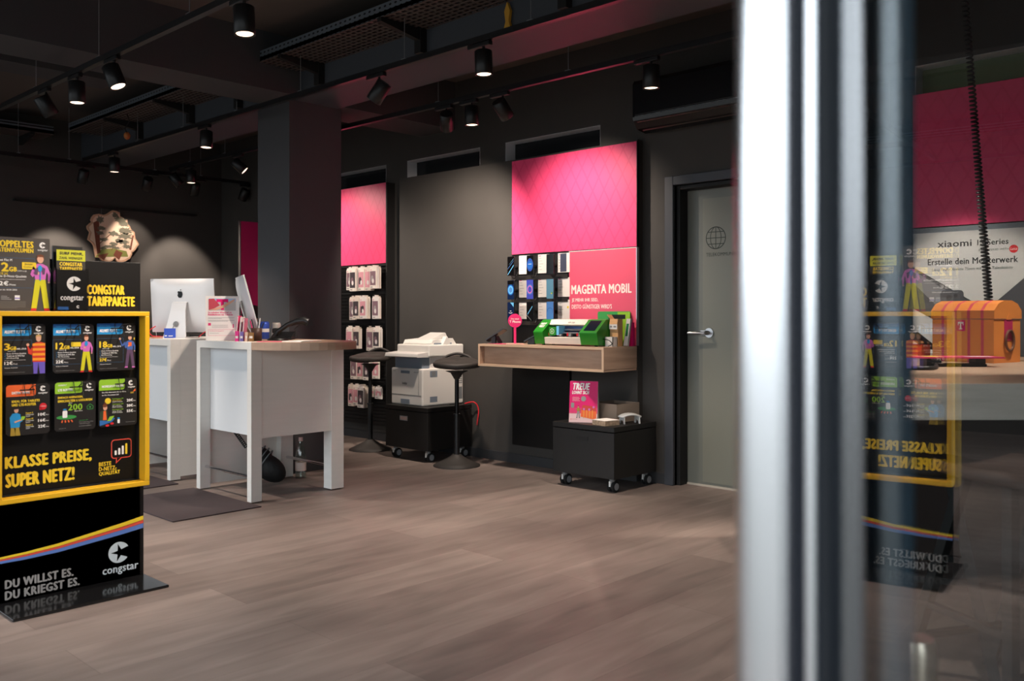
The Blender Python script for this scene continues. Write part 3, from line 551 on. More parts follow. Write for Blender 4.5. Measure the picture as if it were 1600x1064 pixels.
for i in range(8): p.rect(.004, .012 + .0038 * i, .117 - (.03 if i == 0 else 0), .0135 + .0038 * i, mat('fine_print', (120, 114, 108), .6), 1)
p.person(.172, .002, .232, SKIN, HAIR, LILAC, LIMEY, REDP, 3).rrect(.102, .171, .156, .199, .004, YELP, 5).text('Jetzt', .112, .186, .009, CARDB, w=.03, bold=.03, l=6).text('kampfstark', .109, .177, .005, CARDB, w=.036, l=6).disc(.170, .175, .008, BLUEP, 9, 12, .014).poly([(.161, .150), (.165, .182), (.150, .172), (.148, .15)], PLUM, 8).poly([(.180, .150), (.176, .182), (.190, .176), (.188, .152)], PLUM, 8).rect(.169, .125, .173, .160, BLUEP, 8)
p.build('poster_print', t)
t = thing('brochure_holder', 'clear acrylic leaflet holder on the yellow frame', 'leaflet holder', (1.44, 3.93, 1.1936))
m = MB(); m.box(1.374, 1.510, 3.903, 3.906, 1.197, 1.372, ACRYL).box(1.374, 1.377, 3.906, 3.965, 1.197, 1.372, ACRYL).box(1.507, 1.510, 3.906, 3.965, 1.197, 1.372, ACRYL).box(1.374, 1.510, 3.962, 3.965, 1.197, 1.40, ACRYL).box(1.374, 1.510, 3.903, 3.965, 1.1936, 1.197, ACRYL); m.build('holder', t, w=True)
o = MB().box(1.383, 1.503, 3.910, 3.914, 1.198, 1.366, PANELB).build('brochure'); tag(o, 'black leaflet with large white star logo in the clear holder', 'leaflet')
p = Print((1.383, 3.9095, 1.198), (1, 0, 0), (0, 0, 1)); p.logo(.068, .110, .030, WHT, PANELB, 1).text('congstar', .014, .034, .026, WHT, w=.092, bold=.022, l=1).logo(.083, .014, .006, WHT, PANELB, 1).rect(.002, .001, .045, .014, DBLUE, 1); p.build('brochure_print', o)
o = MB(); o.M = Matrix.Translation((0, 3.922, 1.198)) @ Matrix.Rotation(R(-2.2), 4, 'X'); o.box(1.388, 1.503, 0, .004, 0, .252, mat('leaflet_dark', (60, 56, 50), .5)); o = o.build('brochure'); tag(o, 'taller leaflet SURF MEHR, ZAHL WENIGER behind the star logo leaflet', 'leaflet')
p = Print((1.388, 3.9216, 1.198), (1, 0, 0), (0, math.sin(R(2.2)), math.cos(R(2.2)))); p.rect(0, .206, .115, .252, mat('acid_green_print', (200, 200, 40), .6), 1).text('SURF MEHR,', .012, .230, .013, CARDB, w=.093, bold=.05, shear=.1).text('ZAHL WENIGER', .010, .213, .010, CARDB, w=.093, bold=.03, shear=.1).text('CONGSTAR', .012, .185, .015, YELP, w=.09, bold=.05).text('TARIFPAKETE', .012, .166, .014, YELP, w=.09, bold=.05); p.build('brochure_print', o)
o = MB(); o.M = Matrix.Translation((0, 3.934, 1.198)) @ Matrix.Rotation(R(-3), 4, 'X'); o.box(1.38, 1.498, 0, .012, 0, .268, PANELB); tag(o.build('brochure'), 'plain black leaflets standing at the back of the clear holder', 'leaflet')
# ------------------------------------------------------------------ white service desks
def desk(y0, label, rounded, side_full):
    t = thing('service_desk', label, 'desk', (2.93, y0, 0)); W_, D_, H_ = .71, .70, 1.011; zt = .963
    MB().box(0, .075, 0, .05, .008, zt, WHITE).build('leg', t, bevel=.0015); MB().box(0, .075, W_ - .05, W_, .008, zt, WHITE).build('leg', t, bevel=.0015)
    MB().box(.60, D_, 0, .09, .008, zt, WHITE).build('leg', t, bevel=.0015); MB().box(.60, D_, W_ - .09, W_, .008, zt, WHITE).build('leg', t, bevel=.0015)
    MB().box(0, .075, 0, W_, zt, H_, WHITE).build('front_rail', t, bevel=.0015)
    MB().box(.075, .093, .05, W_ - .05, .408, zt, mat('desk_front_panel', (220, 222, 224), .4)).build('front_panel', t)
    if rounded: MB().box(.075, .62, .004, .022, .404, zt, WHITE).box(.62, D_, .004, .022, .39, zt, WHITE).build('side_panel', t)
    if side_full: MB().box(.075, .60, .0, .03, .03, zt, WHITE).build('side_panel', t)
    MB().box(.075, .60, W_ - .03, W_, .03, zt, WHITE).build('side_panel', t)
    pts = [(.075, W_), (D_, W_)]
    if rounded: pts += [(.35 + .35 * math.cos(R(a)), -.40 * math.sin(R(a))) for a in range(0, 181, 9)][:-1] + [(.0005, 0), (.075, 0)]
    else: pts += [(D_, 0), (.075, 0)]
    pts = [(x, y) for x, y in pts]
    tp = MB().prism(pts[::-1], zt, H_, 'z', OAK if rounded else WHITE); tp.build('tabletop', t, bevel=.0012)
    m = MB().tube([(.045, .05, .155), (.045, W_ - .05, .155)], .0105, CHROME, 12).build('foot_rail', t)
    if rounded: MB().tube([(.65, .09, .155), (.65, W_ - .03, .155)], .0105, CHROME, 12).build('foot_rail', t)
    return t
desk(5.04, 'white standing desk with oak top and rounded overhang, nearer of two', True, False)
desk(6.135, 'white standing desk carrying the big silver computer, beyond the other', False, True)
tag(MB().box(2.36, 2.925, 4.91, 5.78, 0, .008, MATC).build('floor_mat', bevel=.003), 'dark floor mat in front of the nearer white desk', 'mat')
tag(MB().box(2.36, 2.925, 6.0, 6.86, 0, .008, MATC).build('floor_mat', bevel=.003), 'dark floor mat in front of the farther white desk', 'mat')

def all_in_one(loc, rz, tilt, label, logo):
    t = thing('desktop_computer', label, 'computer', loc, rz); w_, h_ = .528, .405
    # back faces local -y; panel hangs on the foot's neck
    m = MB(); n = 14; vs = []; fs = []
    T = Matrix.Translation((0, .0, .245)) @ Matrix.Rotation(R(tilt), 4, 'X'); m.M = T
    for j in range(n + 1):
        for i in range(n + 1):
            u, v = i / n * 2 - 1, j / n * 2 - 1; k = (1 - u ** 4) * (1 - v ** 4)
            cr_ = .018; x = u * w_ / 2; z = v * h_ / 2
            if abs(u) == 1 and abs(v) == 1: x *= .988; z *= .985
            vs.append((x, -.006 - .030 * k ** .8, z))
    for j in range(n):
        for i in range(n): fs.append((j * (n + 1) + i, j * (n + 1) + i + 1, (j + 1) * (n + 1) + i + 1, (j + 1) * (n + 1) + i))
    m.add(vs, fs, mat('computer_aluminium', (216, 216, 217), .4, metal=.15), True)
    m.prism([(x * w_ / 2, z * h_ / 2) for x, z in [(-.985, -1), (.985, -1), (1, -.975), (1, .975), (.985, 1), (-.985, 1), (-1, .975), (-1, -.975)]], -.006, .004, 'y', mat('computer_aluminium', (216, 216, 217), .4, metal=.15))
    sh = m.build('display_housing', t)
    g = MB(); g.M = T; g.box(-w_ / 2 + .004, w_ / 2 - .004, .004, .006, -h_ / 2 + .075, h_ / 2 - .004, mat('screen_glass', (12, 12, 14), .1)); g.build('screen', sh)
    if logo:
        pr = Print((0, 0, 0), (1, 0, 0), (0, 0, 1), .0006); DK = mat('logo_black', (22, 24, 26), .2)
        q = [(0, .021), (.006, .0245), (.014, .024), (.020, .018), (.0165, .011), (.0165, .002), (.021, -.005), (.018, -.014), (.011, -.024), (.005, -.0255), (0, -.023), (-.005, -.0255), (-.011, -.024), (-.018, -.013), (-.021, .0), (-.020, .012), (-.014, .022), (-.007, .0245)]
        pr.poly([(-x * 1.0, z) for x, z in q][::-1], DK, 1).poly([(.001, .027), (.003, .035), (.011, .041), (.009, .032)], DK, 1)
        pm = pr.mb; pm.v = [tuple(T @ Vector((x, y - .0372, z + .085))) for x, y, z in pm.v]; pm.build('logo', sh)
    s = MB(); prof = [(-.13, 0.0), (.055, 0), (.055, .006), (-.115, .006), (-.055, .215), (-.05, .29), (-.062, .29), (-.067, .215)]
    A = mat('computer_aluminium', (216, 216, 217), .4, metal=.15)
    s.box(-.095, .095, -.12, .07, 0, .006, A)
    vs = []; 
    for z, y, hw in ((.004, -.118, .095), (.02, -.114, .092), (.12, -.09, .074), (.21, -.07, .062), (.262, -.055, .060), (.275, -.036, .060)):
        vs += [(-hw, y, z), (hw, y, z), (hw, y + .008, z), (-hw, y + .008, z)]
    fs = []
    for j in range(5):
        for i in range(4): fs.append((j * 4 + i, j * 4 + (i + 1) % 4, (j + 1) * 4 + (i + 1) % 4, (j + 1) * 4 + i))
    s.add(vs, fs, A).add(vs[-4:], [(0, 1, 2, 3)], A); s.build('stand', t, bevel=.001)
    MB().lathe([(.022, 0), (.021, .002)], GPLAS, (0, 0, 0), 18).build('cable_hole', t).matrix_local = Matrix.Translation((.0, -.100, .105)) @ Matrix.Rotation(R(76), 4, 'X')
    return t
def rc(a, r=0): return R(a)
all_in_one((3.20, 6.49, 1.0112), R(-58), 4, 'silver desktop computer seen from behind on the farther white desk', True)
all_in_one((3.25, 5.64, 1.0112), R(-114), 15, 'silver desktop computer seen edge on at the nearer white desk', False)
# sign with the big magenta T
t = thing('counter_sign', 'white acrylic counter sign with a magenta T picture on the nearer desk', 'sign', (3.02, 5.56, 1.011), R(-26))
T = Matrix.Rotation(R(-8), 4, 'X'); m = MB(); m.M = T; m.box(-.108, .108, 0, .003, .0, .302, PAPER); m.build('sign_sheet', t); MB().box(-.108, .108, 0, .03, 0, .003, ACRYL).build('sign_foot', t)
p = Print((-.105, -.0004, .003), (1, 0, 0), (0, 0, 1)); p.rect(.016, .20, .19, .282, mat('road_grey', (190, 186, 182), .6), 1).rect(.016, .262, .19, .282, mat('pale_blue_print', (160, 190, 220), .6), 2)
p.rect(.066, .258, .142, .278, MAGP, 3).rect(.094, .204, .114, .278, MAGP, 3).rect(.066, .246, .074, .26, MAGP, 3).rect(.134, .246, .142, .26, MAGP, 3)
p.poly([(.016, .204), (.016, .278), (.05, .281), (.088, .236), (.05, .214)], mat('sleeve_red', (196, 70, 84), .6), 4).poly([(.018, .203), (.085, .226), (.180, .278), (.186, .270), (.12, .222), (.06, .202)], SKIN, 5)
for i, wd in enumerate((.15, .158)): p.text(('So schaltet Wechsel zu', 'Mobilfunknetz der Telekom')[i], .012, .182 - .015 * i, .011, MAGP, w=wd, bold=.03)
for i in range(4): p.rect(.012, .150 - .006 * i - (.006 if i > 1 else 0), (.18, .1, .18, .14)[i], .152 - .006 * i - (.006 if i > 1 else 0), GREYP, 1)
p.rect(.012, .098, .030, .116, PINK, 1).rect(.17, .082, .176, .108, MAGP, 1)
for i in range(3): p.rect(.036, .1 - .008 * i, .14, .1015 - .008 * i, GREYP, 1)
p.frame(.012, .03, .188, .072, .0012, PINK, 1).text('Zu Ihrem Vertrag gehört', .022, .058, .006, MAGP, w=.09, bold=.02).rect(.022, .046, .08, .0475, GREYP, 1)
p.mb.v = [tuple(T @ Vector(v)) for v in p.mb.v]; p.build('sign_print', t, w=False)
# booklets leaning behind the sign
for i, (m_, y, lab) in enumerate(((PINK, 5.435, 'pink booklet leaning behind the T sign, nearest the sign'), (PAPER, 5.415, 'white booklet leaning between the pink one and the slim computer'), (mat('rose_paper', (214, 120, 150), .6), 5.395, 'rose booklet leaning closest to the slim computer'))):
    m = MB(); m.M = Matrix.Translation((3.035 + .012 * i, y - .012, 1.0125)) @ Matrix.Rotation(R(-44), 4, 'Z') @ Matrix.Rotation(R(5), 4, 'Y'); m.box(0, .008, 0, .085, 0, .165 - .008 * i, m_).box(.0015, .0065, -.0008, .08, .002, .16 - .008 * i, PAPER)
    tag(m.build('booklet'), lab, 'booklet')
# small pens box with packages
for i, (c, w_, lab) in enumerate((((226, 50, 140), .022, 'small magenta box in the row by the T sign'), ((120, 100, 170), .020, 'small violet box in the row by the T sign'), ((225, 190, 165), .016, 'small cream box in the row by the T sign'), ((150, 110, 60), .026, 'small brown gold box at the end of the row by the T sign'))):
    x0 = 2.975 + .020 * i; y0 = 5.29 - .024 * i
    m = MB(); m.M = Matrix.Translation((x0, y0, 1.011)) @ Matrix.Rotation(R(-44), 4, 'Z'); m.box(-w_ / 2, w_ / 2, -.012, .012, 0, .066 - .003 * i, mat('small_box_%d' % i, c, .5)).box(-w_ / 2 + .003, w_ / 2 - .003, -.0124, .012, .02, .035, PAPER)
    tag(m.build('small_box'), lab, 'box')
t = thing('pen_cup', 'dark pen cup with pens between small boxes and the slim computer', 'pen cup', (3.12, 5.30, 1.011))
MB().lathe([(.03, 0), (.034, .002), (.036, .085), (.033, .085), (.031, .01)], mat('cup_brown', (70, 46, 36), .5)).build('cup', t)
for i in range(5): MB().tube([(.01 * math.cos(i * 1.3), .01 * math.sin(i * 1.3), .01), (.045 * math.cos(i * 1.3 + .5), .045 * math.sin(i * 1.3 + .5), .15 - .008 * i)], .0035, [PAPER, BPLAS, MAGP, GPLAS, BPLAS][i], 6).build('pen', t)
# barcode scanner on a curved stand, telephone, cans
t = thing('barcode_scanner', 'black barcode scanner on a curved stand on the nearer desk', 'scanner', (3.30, 5.33, 1.011))
MB().lathe([(.072, 0), (.070, .010), (.05, .020), (.016, .028)], BPLAS).build('base', t)
MB().tube([(-.02, .02, .02), (.0, .0, .06), (.045, -.045, .105), (.09, -.085, .128)], [.018, .016, .016, .020], BPLAS, 12).build('neck', t)
MB().tube([(.085, -.08, .128), (.125, -.12, .135), (.145, -.14, .122)], [.020, .030, .026], BPLAS, 12).build('head', t); MB().tube([(.11, -.10, .11), (.09, -.06, .075), (.10, -.08, .02), (.06, -.05, .008)], .003, BPLAS, 6).build('cord', t)
t = thing('desk_phone', 'black desk telephone beside the slim computer', 'telephone', (3.44, 5.49, 1.0112), R(-44))
MB().prism([(-.07, 0), (.07, 0), (.07, .055), (-.07, .018)], -.07, .07, 'x', BPLAS).build('body', t, bevel=.004); MB().box(-.065, -.02, -.068, .068, .045, .08, BPLAS).build('handset', t, bevel=.01)
for x, y, m_, hh, lab in ((3.42, 5.70, mat('can_blue', (60, 90, 190), .35, metal=.3), .125, 'blue can standing at the back of the nearer desk'), (3.49, 5.66, mat('can_silver', (190, 186, 180), .35, metal=.4), .12, 'silver can standing at the back of the nearer desk')):
    t = MB().lathe([(.028, 0), (.033, .006), (.033, hh - .012), (.026, hh), (.024, hh - .003)], m_, (x, y, 1.011), 24).build('drink_can'); tag(t, lab, 'can'); 
    MB().lathe([(.0334, .05), (.0334, .075)], PAPER, (x, y, 1.011), 24).build('can_label', t)
for i, (x, y, rz, m_, lab, s) in enumerate(((3.22, 4.92, 20, PAPER, 'stack of white papers on the rounded end of the nearer desk', (.22, .15)), (3.10, 5.05, -35, PINK, 'pink leaflet lying at the front corner of the nearer desk', (.21, .10)), (3.36, 5.06, 55, mat('cream_paper', (230, 214, 196), .7), 'cream envelope lying behind the papers on the nearer desk', (.20, .12)))):
    m = MB(); m.M = Matrix.Translation((x, y, 1.0112)) @ Matrix.Rotation(R(rz), 4, 'Z')
    for k in range(5 if i == 0 else 1): m.box(-s[0] / 2 + .003 * k, s[0] / 2 - .002 * k, -s[1] / 2 - .003 * (k % 2), s[1] / 2, .0015 * k, .0015 * k + .0013, m_)
    tag(m.build('paper_stack' if i == 0 else 'leaflet' if i == 1 else 'envelope'), lab, 'paper')
# on the farther desk
t = thing('leaflet', 'pink and yellow leaflet on the farther white desk', 'leaflet', (3.02, 6.62, 1.011)); MB().box(-.065, .04, -.03, .16, 0, .006, PINK).build('sheet', t); MB().box(-.04, .01, .0, .06, .006, .007, YELP).build('sheet_print', t)
tag(MB().prism([(2.945, 6.42), (3.00, 6.40), (3.028, 6.55), (2.965, 6.575)], 1.0115, 1.02, 'z', mat('tan_leather', (190, 130, 100), .6)).build('wallet', bevel=.003), 'tan wallet lying behind the blue card holder', 'wallet')
t = thing('card_holder', 'blue upright card in a clear holder on the farther desk', 'card holder', (3.005, 6.30, 1.011), R(-35)); MB().prism([(0, .006), (.004, .006), (-.006 + .012, .075), (.002, .075)], -.04, .04, 'x', mat('card_blue', (52, 84, 190), .5)).build('card', t); MB().box(-.035, .02, -.012, .02, 0, .006, ACRYL).build('foot', t)
p = Print((-.04, -.001, .005), (1, 0, 0), (0, 0, 1)); p.rect(.006, .012, .02, .02, WHT, 1).rect(.03, .012, .06, .018, WHT, 1); p.build('card_print', t, w=False)
t = thing('tablet_stand', 'thin silver stand seen edge on beside the yellow frame', 'tablet', (3.22, 6.78, 1.011), R(44)); m = MB(); m.M = Matrix.Rotation(R(-14), 4, 'Y'); m.box(-.005, .005, -.09, .09, 0, .185, ALU).box(-.0065, -.005, -.085, .085, .004, .18, BPLAS); m.build('tablet', t); MB().box(-.03, .06, -.05, .05, 0, .004, ALU).build('foot', t)
rnd = random.Random(3)
def cable(name, label, pts, r, m_): 
    return tag(MB().tube(pts, r, m_, 8).build(name), label, 'cable')
def smooth(pts, n=8):
    out = []; P_ = [Vector(p) for p in pts]
    for i in range(len(P_) - 1):
        a, b, c, d = P_[max(i - 1, 0)], P_[i], P_[i + 1], P_[min(i + 2, len(P_) - 1)]
        for k in range(n):
            t = k / n; out.append(.5 * ((2 * b) + (c - a) * t + (2 * a - 5 * b + 4 * c - d) * t * t + (3 * b - a - 3 * c + d) * t ** 3))
    return out + [P_[-1]]
cable('red_cable', 'red network cable looping out behind the silver computer foot', smooth([(3.045, 6.615, 1.10), (3.005, 6.635, 1.065), (3.01, 6.60, 1.028), (3.05, 6.57, 1.024), (3.09, 6.575, 1.0215)]), .0035, mat('red_cable', (220, 40, 50), .5))
cable('red_cable', 'red cable arching right of the silver computer foot to the T sign', smooth([(3.265, 6.375, 1.0165), (3.285, 6.32, 1.055), (3.295, 6.26, 1.06), (3.305, 6.19, 1.02), (3.285, 6.16, 1.0165)]), .0035, mat('red_cable', (220, 40, 50), .5))
cable('cable_bundle', 'dark cable bundle under the silver computer on the farther desk', smooth([(3.42, 6.43, 1.0195), (3.43, 6.34, 1.045), (3.41, 6.25, 1.022), (3.365, 6.225, 1.03), (3.36, 6.31, 1.045), (3.39, 6.37, 1.06), (3.47, 6.33, 1.0195)]), .007, BPLAS)
cable('grey_cable', 'two grey leads hanging from the hole in the computer foot', smooth([(3.108, 6.43, 1.115), (3.085, 6.415, 1.09), (3.07, 6.39, 1.045), (3.06, 6.36, 1.0165)]), .004, GPLAS)
# below the desks
t = thing('water_bottle', 'clear glass water bottle with pale label on the floor by the column', 'bottle', (3.655, 5.60, 0))
MB().lathe([(.036, 0), (.039, .006), (.039, .165), (.034, .20), (.018, .245), (.013, .262), (.0135, .285), (.012, .285), (.012, .262), (.016, .245), (.030, .2), (.034, .165), (.034, .008)], clear('bottle_clear', (244, 248, 246), .10)).build('glass_body', t)
MB().lathe([(.0395, .055), (.0395, .115)], mat('bottle_label', (226, 205, 195), .6), n=28).build('label_band', t); MB().lathe([(.0152, .268), (.0152, .292), (.0145, .294)], mat('cap_rose', (226, 190, 180), .4)).build('cap', t)
t = thing('sports_bag', 'black bag slumped on the floor beneath the nearer white desk', 'bag', (3.37, 5.555, 0)); BAG = mat('bag_black', (16, 16, 17), .6, bump=.3, nscale=(40, 40, 40))
m = MB(); m.M = Matrix.Translation((0, 0, .112)) @ Matrix.Scale(.86, 4) @ Matrix.Rotation(R(-44), 4, 'Z') @ Matrix.Rotation(R(35), 4, 'Y'); m.ell((0, 0, 0), (.15, .075, .10), BAG); m.ell((-.10, 0, .03), (.10, .06, .085), BAG); m.build('bag_body', t)
s = MB(); s.M = m.M
for k in range(3): s.tube([(-.13 + .035 * k, .085 * math.cos(a), .03 + .098 * math.sin(a)) for a in [R(-60 + 20 * j) for j in range(16)]], .005, GPLAS, 6)
s.build('strap', t)
cc = []; 
for i in range(90):
    a = i * .75; cc.append((3.16 + .012 * math.cos(a), 5.66 - i * .0018, .385 - .0011 * i + .012 * math.sin(a)))
cable('curly_cable', 'black coiled cable hanging below the nearer desk top', cc, .004, BPLAS)
# office chair and the person behind the desk
t = thing('office_chair', 'black office chair base seen under the farther desk', 'chair', (3.98, 8.15, 0))
MB().lathe([(.03, .06), (.03, .42)], BPLAS, n=16).build('gas_lift', t); MB().box(-.24, .24, -.24, .24, .42, .50, BLK).build('seat', t, bevel=.03); MB().box(.20, .26, -.22, .22, .55, 1.0, BLK).build('backrest', t, bevel=.02)
MB().bar((.22, 0, .45), (.23, 0, .6), .05, .02, BPLAS).build('back_bracket', t)
for k in range(5):
    a = R(72 * k + 20); l = MB().bar((0, 0, .09), (.3 * math.cos(a), .3 * math.sin(a), .07), .04, .03, BPLAS).build('leg', t); MB().ell((.3 * math.cos(a), .3 * math.sin(a), .03), (.03, .03, .03), RUBBER, 12, 8).build('caster', l)
t = thing('person', 'dark haired person in black sitting behind the slim silver computer', 'person', (4.21, 7.18, 0), R(180 + 20))
def skinned(name, verts, edges, radii, m_, parent, root=0, sub=2):
    me = bpy.data.meshes.new(name); me.from_pydata(verts, edges, []); o = bpy.data.objects.new(name, me); COL.objects.link(o); o.parent = parent
    o.modifiers.new('skin', 'SKIN'); l = me.skin_vertices[0].data if me.skin_vertices else None
    if l is None:
        bpy.context.view_layer.objects.active = o; bm = bmesh.new(); bm.from_mesh(me); bm.verts.layers.skin.verify(); bm.to_mesh(me); bm.free(); l = me.skin_vertices[0].data
    for i, r in enumerate(radii): l[i].radius = (r, r) if not isinstance(r, tuple) else r; l[i].use_root = (i == root)
    d = o.modifiers.new('sub', 'SUBSURF'); d.levels = sub; d.render_levels = sub; me.materials.append(m_); return o
# faces local +x; seated on a stool behind the desk
V_ = [(0, 0, .56), (0, 0, .75), (.01, 0, .90), (.02, 0, .985), (.035, 0, 1.03), (.05, 0, 1.08), (.055, 0, 1.16), (.045, 0, 1.21),
      (.01, .17, .93), (.06, .22, .72), (.27, .15, .70), (.34, .12, .72), (.01, -.17, .93), (.06, -.22, .72), (.27, -.15, .70), (.34, -.12, .72),
      (.05, .09, .53), (.42, .10, .52), (.40, .10, .1), (.50, .10, .05), (.05, -.09, .53), (.42, -.10, .52), (.40, -.10, .1), (.50, -.10, .05)]
E_ = [(0, 1), (1, 2), (2, 3), (3, 4), (4, 5), (5, 6), (6, 7), (2, 8), (8, 9), (9, 10), (10, 11), (2, 12), (12, 13), (13, 14), (14, 15), (0, 16), (16, 17), (17, 18), (18, 19), (0, 20), (20, 21), (21, 22), (22, 23)]
SK = mat('skin', (176, 124, 98), .6)
skinned('body', V_, E_, [(.11, .14), (.12, .15), (.12, .15), .055, .055, .08, .095, .07, .06, .045, .038, .03, .06, .045, .038, .03, .085, .065, .045, .035, .085, .065, .045, .035], SK, t)
skinned('black_top', [V_[i] for i in (0, 1, 2, 3, 8, 9, 10, 12, 13, 14)], [(0, 1), (1, 2), (2, 3), (2, 4), (4, 5), (5, 6), (2, 7), (7, 8), (8, 9)], [(.145, .165), (.135, .165), (.135, .165), .07, .075, .06, .05, .075, .06, .05], mat('black_cloth', (18, 18, 20), .9), t)
skinned('trousers', [V_[i] for i in (0, 16, 17, 18, 20, 21, 22)] + [(0, 0, .70)], [(0, 1), (1, 2), (2, 3), (0, 4), (4, 5), (5, 6), (0, 7)], [(.125, .155), .092, .078, .06, .092, .078, .06, (.14, .165)], mat('black_cloth', (18, 18, 20), .9), t)
hm = MB(); hm.ell((.028, 0, 1.185), (.105, .092, .09), mat('black_hair', (22, 18, 17), .7)); hm.ell((-.035, 0, 1.12), (.055, .085, .085), mat('black_hair', (22, 18, 17), .7)); hm.build('hair', t)
fm = MB(); fm.ell((.150, 0, 1.12), (.018, .014, .02), SK, 12, 8)
for s_ in (-1, 1): fm.ell((.135, .034 * s_, 1.15), (.010, .012, .008), mat('eye_dark', (30, 24, 22), .3), 10, 6)
fm.ell((.138, 0, 1.085), (.012, .024, .006), mat('lips', (150, 80, 76), .6), 10, 6); fm.build('face', t)
tt = thing('stool', 'low black stool under the person behind the desk', 'stool', (4.21, 7.18, 0)); MB().lathe([(.02, .30), (.16, .31), (.17, .335), (.15, .36)], BLK).build('seat', tt); MB().lathe([(.2, 0), (.19, .02), (.025, .04), (.025, .30)], BLK).build('base', tt)
# pink tree cutout on the back wall
t = thing('tree_cutout', 'wood slice shaped picture of pine trees hanging on the back wall', 'picture', (4.0, 9.70, 2.02)); r2 = random.Random(11)
prof = [(-.18, -.22), (-.20, -.10), (-.26, -.04), (-.24, .04), (-.27, .10), (-.22, .15), (-.22, .2), (-.15, .24), (-.06, .25), (0, .29), (.07, .27), (.10, .22), (.15, .20), (.18, .13), (.23, .07), (.24, 0), (.28, -.06), (.24, -.12), (.2, -.15), (.18, -.22), (.13, -.25), (.06, -.26), (.02, -.22), (-.05, -.27), (-.12, -.25)]
o2 = []
for i, (a, b) in enumerate(prof):
    c, d_ = prof[(i + 1) % len(prof)]; o2.append((a, b)); o2.append(((a + c) / 2 + r2.uniform(-.014, .014), (b + d_) / 2 + r2.uniform(-.014, .014)))
MB().prism([(a, b) for a, b in o2], 0, .03, 'y', mat('bark_edge', (205, 160, 130), .8)).build('wood_slice', t)
p = Print((0, -.0006, 0), (1, 0, 0), (0, 0, 1), .0008)
p.poly([(a * .93, b * .93) for a, b in o2], mat('sky_peach', (236, 206, 180), .7), 1)
NEED = mat('pine_grey', (112, 108, 92), .8); BARK = mat('bark_red', (120, 66, 48), .8); MOSS = mat('moss', (132, 134, 70), .8)
p.poly([(-.19, -.22), (.16, -.2), (.14, -.14), (0, -.12), (-.12, -.13)], MOSS, 2).poly([(-.21, .14), (-.15, .18), (-.135, -.17), (-.17, -.19)], BARK, 3).poly([(.19, -.13), (.22, .03), (.205, .04), (.17, -.12)], BARK, 3).poly([(-.17, -.20), (-.05, -.17), (-.1, -.25)], BARK, 3).poly([(.03, -.13), (.1, -.16), (.06, -.24), (.0, -.19)], BARK, 4)
def tuft(u, v, a, b, n=40):
    pts = []
    for i in range(n):
        g = 2 * math.pi * i / n; k = r2.uniform(.45, .95); pts.append((u + a * k * math.cos(g), v + b * k * math.sin(g)))
    p.poly(pts, NEED, 4)
for q in [(-.14, .18, .055, .05), (-.12, .09, .06, .03), (-.14, .04, .05, .03), (-.1, -.03, .06, .025), (-.0, .04, .065, .035), (.02, .24, .05, .035), (.07, .19, .075, .04), (.11, .15, .08, .035), (.12, .08, .10, .05), (.12, .02, .10, .05), (.10, -.04, .09, .03), (.06, -.03, .05, .03), (-.0, -.07, .06, .03), (-.05, -.1, .07, .022), (.03, -.11, .06, .02), (-.1, -.12, .05, .02), (.14, -.09, .06, .03)]: tuft(*q)
p.line([(-.15, -.08), (-.03, .03)], .008, BARK, 3).line([(-.02, -.14), (.01, -.08)], .006, BARK, 3)
p.build('tree_picture', t, w=False)
MB().tube([(-.12, .012, .2), (-.12, .012, .303)], .0015, GPLAS, 5).tube([(.07, .012, .24), (.07, .012, .303)], .0015, GPLAS, 5).build('hanging_wire', t)
# ------------------------------------------------------------------ display wall: pink units, shelf, phones
UV = ((0, -1, 0), (0, 0, 1))
def backdrop(y0, y1, label):
    t = thing('backdrop_panel', label, 'panel', (5.22, (y0 + y1) / 2, 1.668))
    MB().box(5.188, 5.215, y0, y1, 1.668, 2.411, MAG).build('print_panel', t, w=True); MB().box(5.190, 5.219, y0 - .004, y1 + .004, 1.664, 2.413, BLK).build('panel_back', t, w=True)
backdrop(3.727, 4.941, 'large magenta panel above the headline poster and wall phones')
backdrop(6.55, 7.76, 'magenta panel above the hanging accessory packs')
backdrop(.62, 1.838, 'magenta panel above the phone poster behind the glass door')
t = thing('end_panel', 'narrow magenta panel left of the column at the back', 'panel', (5.1, 8.8, 0)); MB().box(4.99, 5.27, 8.8, 8.83, .3, 2.205, mat('magenta_end', (226, 40, 110), .5)).build('print_panel', t, w=True); MB().box(4.982, 4.99, 8.797, 8.833, .3, 2.208, ALU).build('edge_strip', t, w=True)
def wall_shelf(y0, y1, label):
    t = thing('wall_shelf', label, 'shelf', (5.19, (y0 + y1) / 2, .794)); x0, x1, z0, z1, e = 4.81, 5.19, .794, .9625, .017
    MB().box(x0, x1, y0, y1, z1 - e, z1, OAK).box(x0 + .003, x1, y0 + .003, y1 - .003, z0, z0 + e, OAK).box(x0, x1, y0, y0 + e, z0 + e, z1 - e, OAKH).box(x0, x1, y1 - e, y1, z0 + e, z1 - e, OAKH).box(x0 + .05, x1, y0 + e, y1 - e, z0 + e, z1 - e, OAK).build('carcass', t, w=True)
    MB().box(x0 - .002, x0, y0, y1, z1 - e, z1, OAKE).box(x0 - .002, x0, y0, y1, z0, z0 + e, OAKE).box(x0 - .002, x0, y0, y0 + e, z0 + e, z1 - e, OAKE).box(x0 - .002, x0, y1 - e, y1, z0 + e, z1 - e, OAKE).build('front_edging', t, w=True)
    return t
wall_shelf(3.725, 4.938, 'oak box shelf on the wall under the wall phones and green cutter')
wall_shelf(.62, 1.838, 'oak box shelf under the phone poster behind the glass door')
t = thing('backing_board', 'tall black board behind the phones and below the oak shelf', 'board', (5.2, 4.645, .15))
MB().box(5.193, 5.219, 4.348, 4.942, .15, 1.662, PANELB).build('board', t, w=True)
rl = mat('phone_rail', (48, 44, 42), .5)
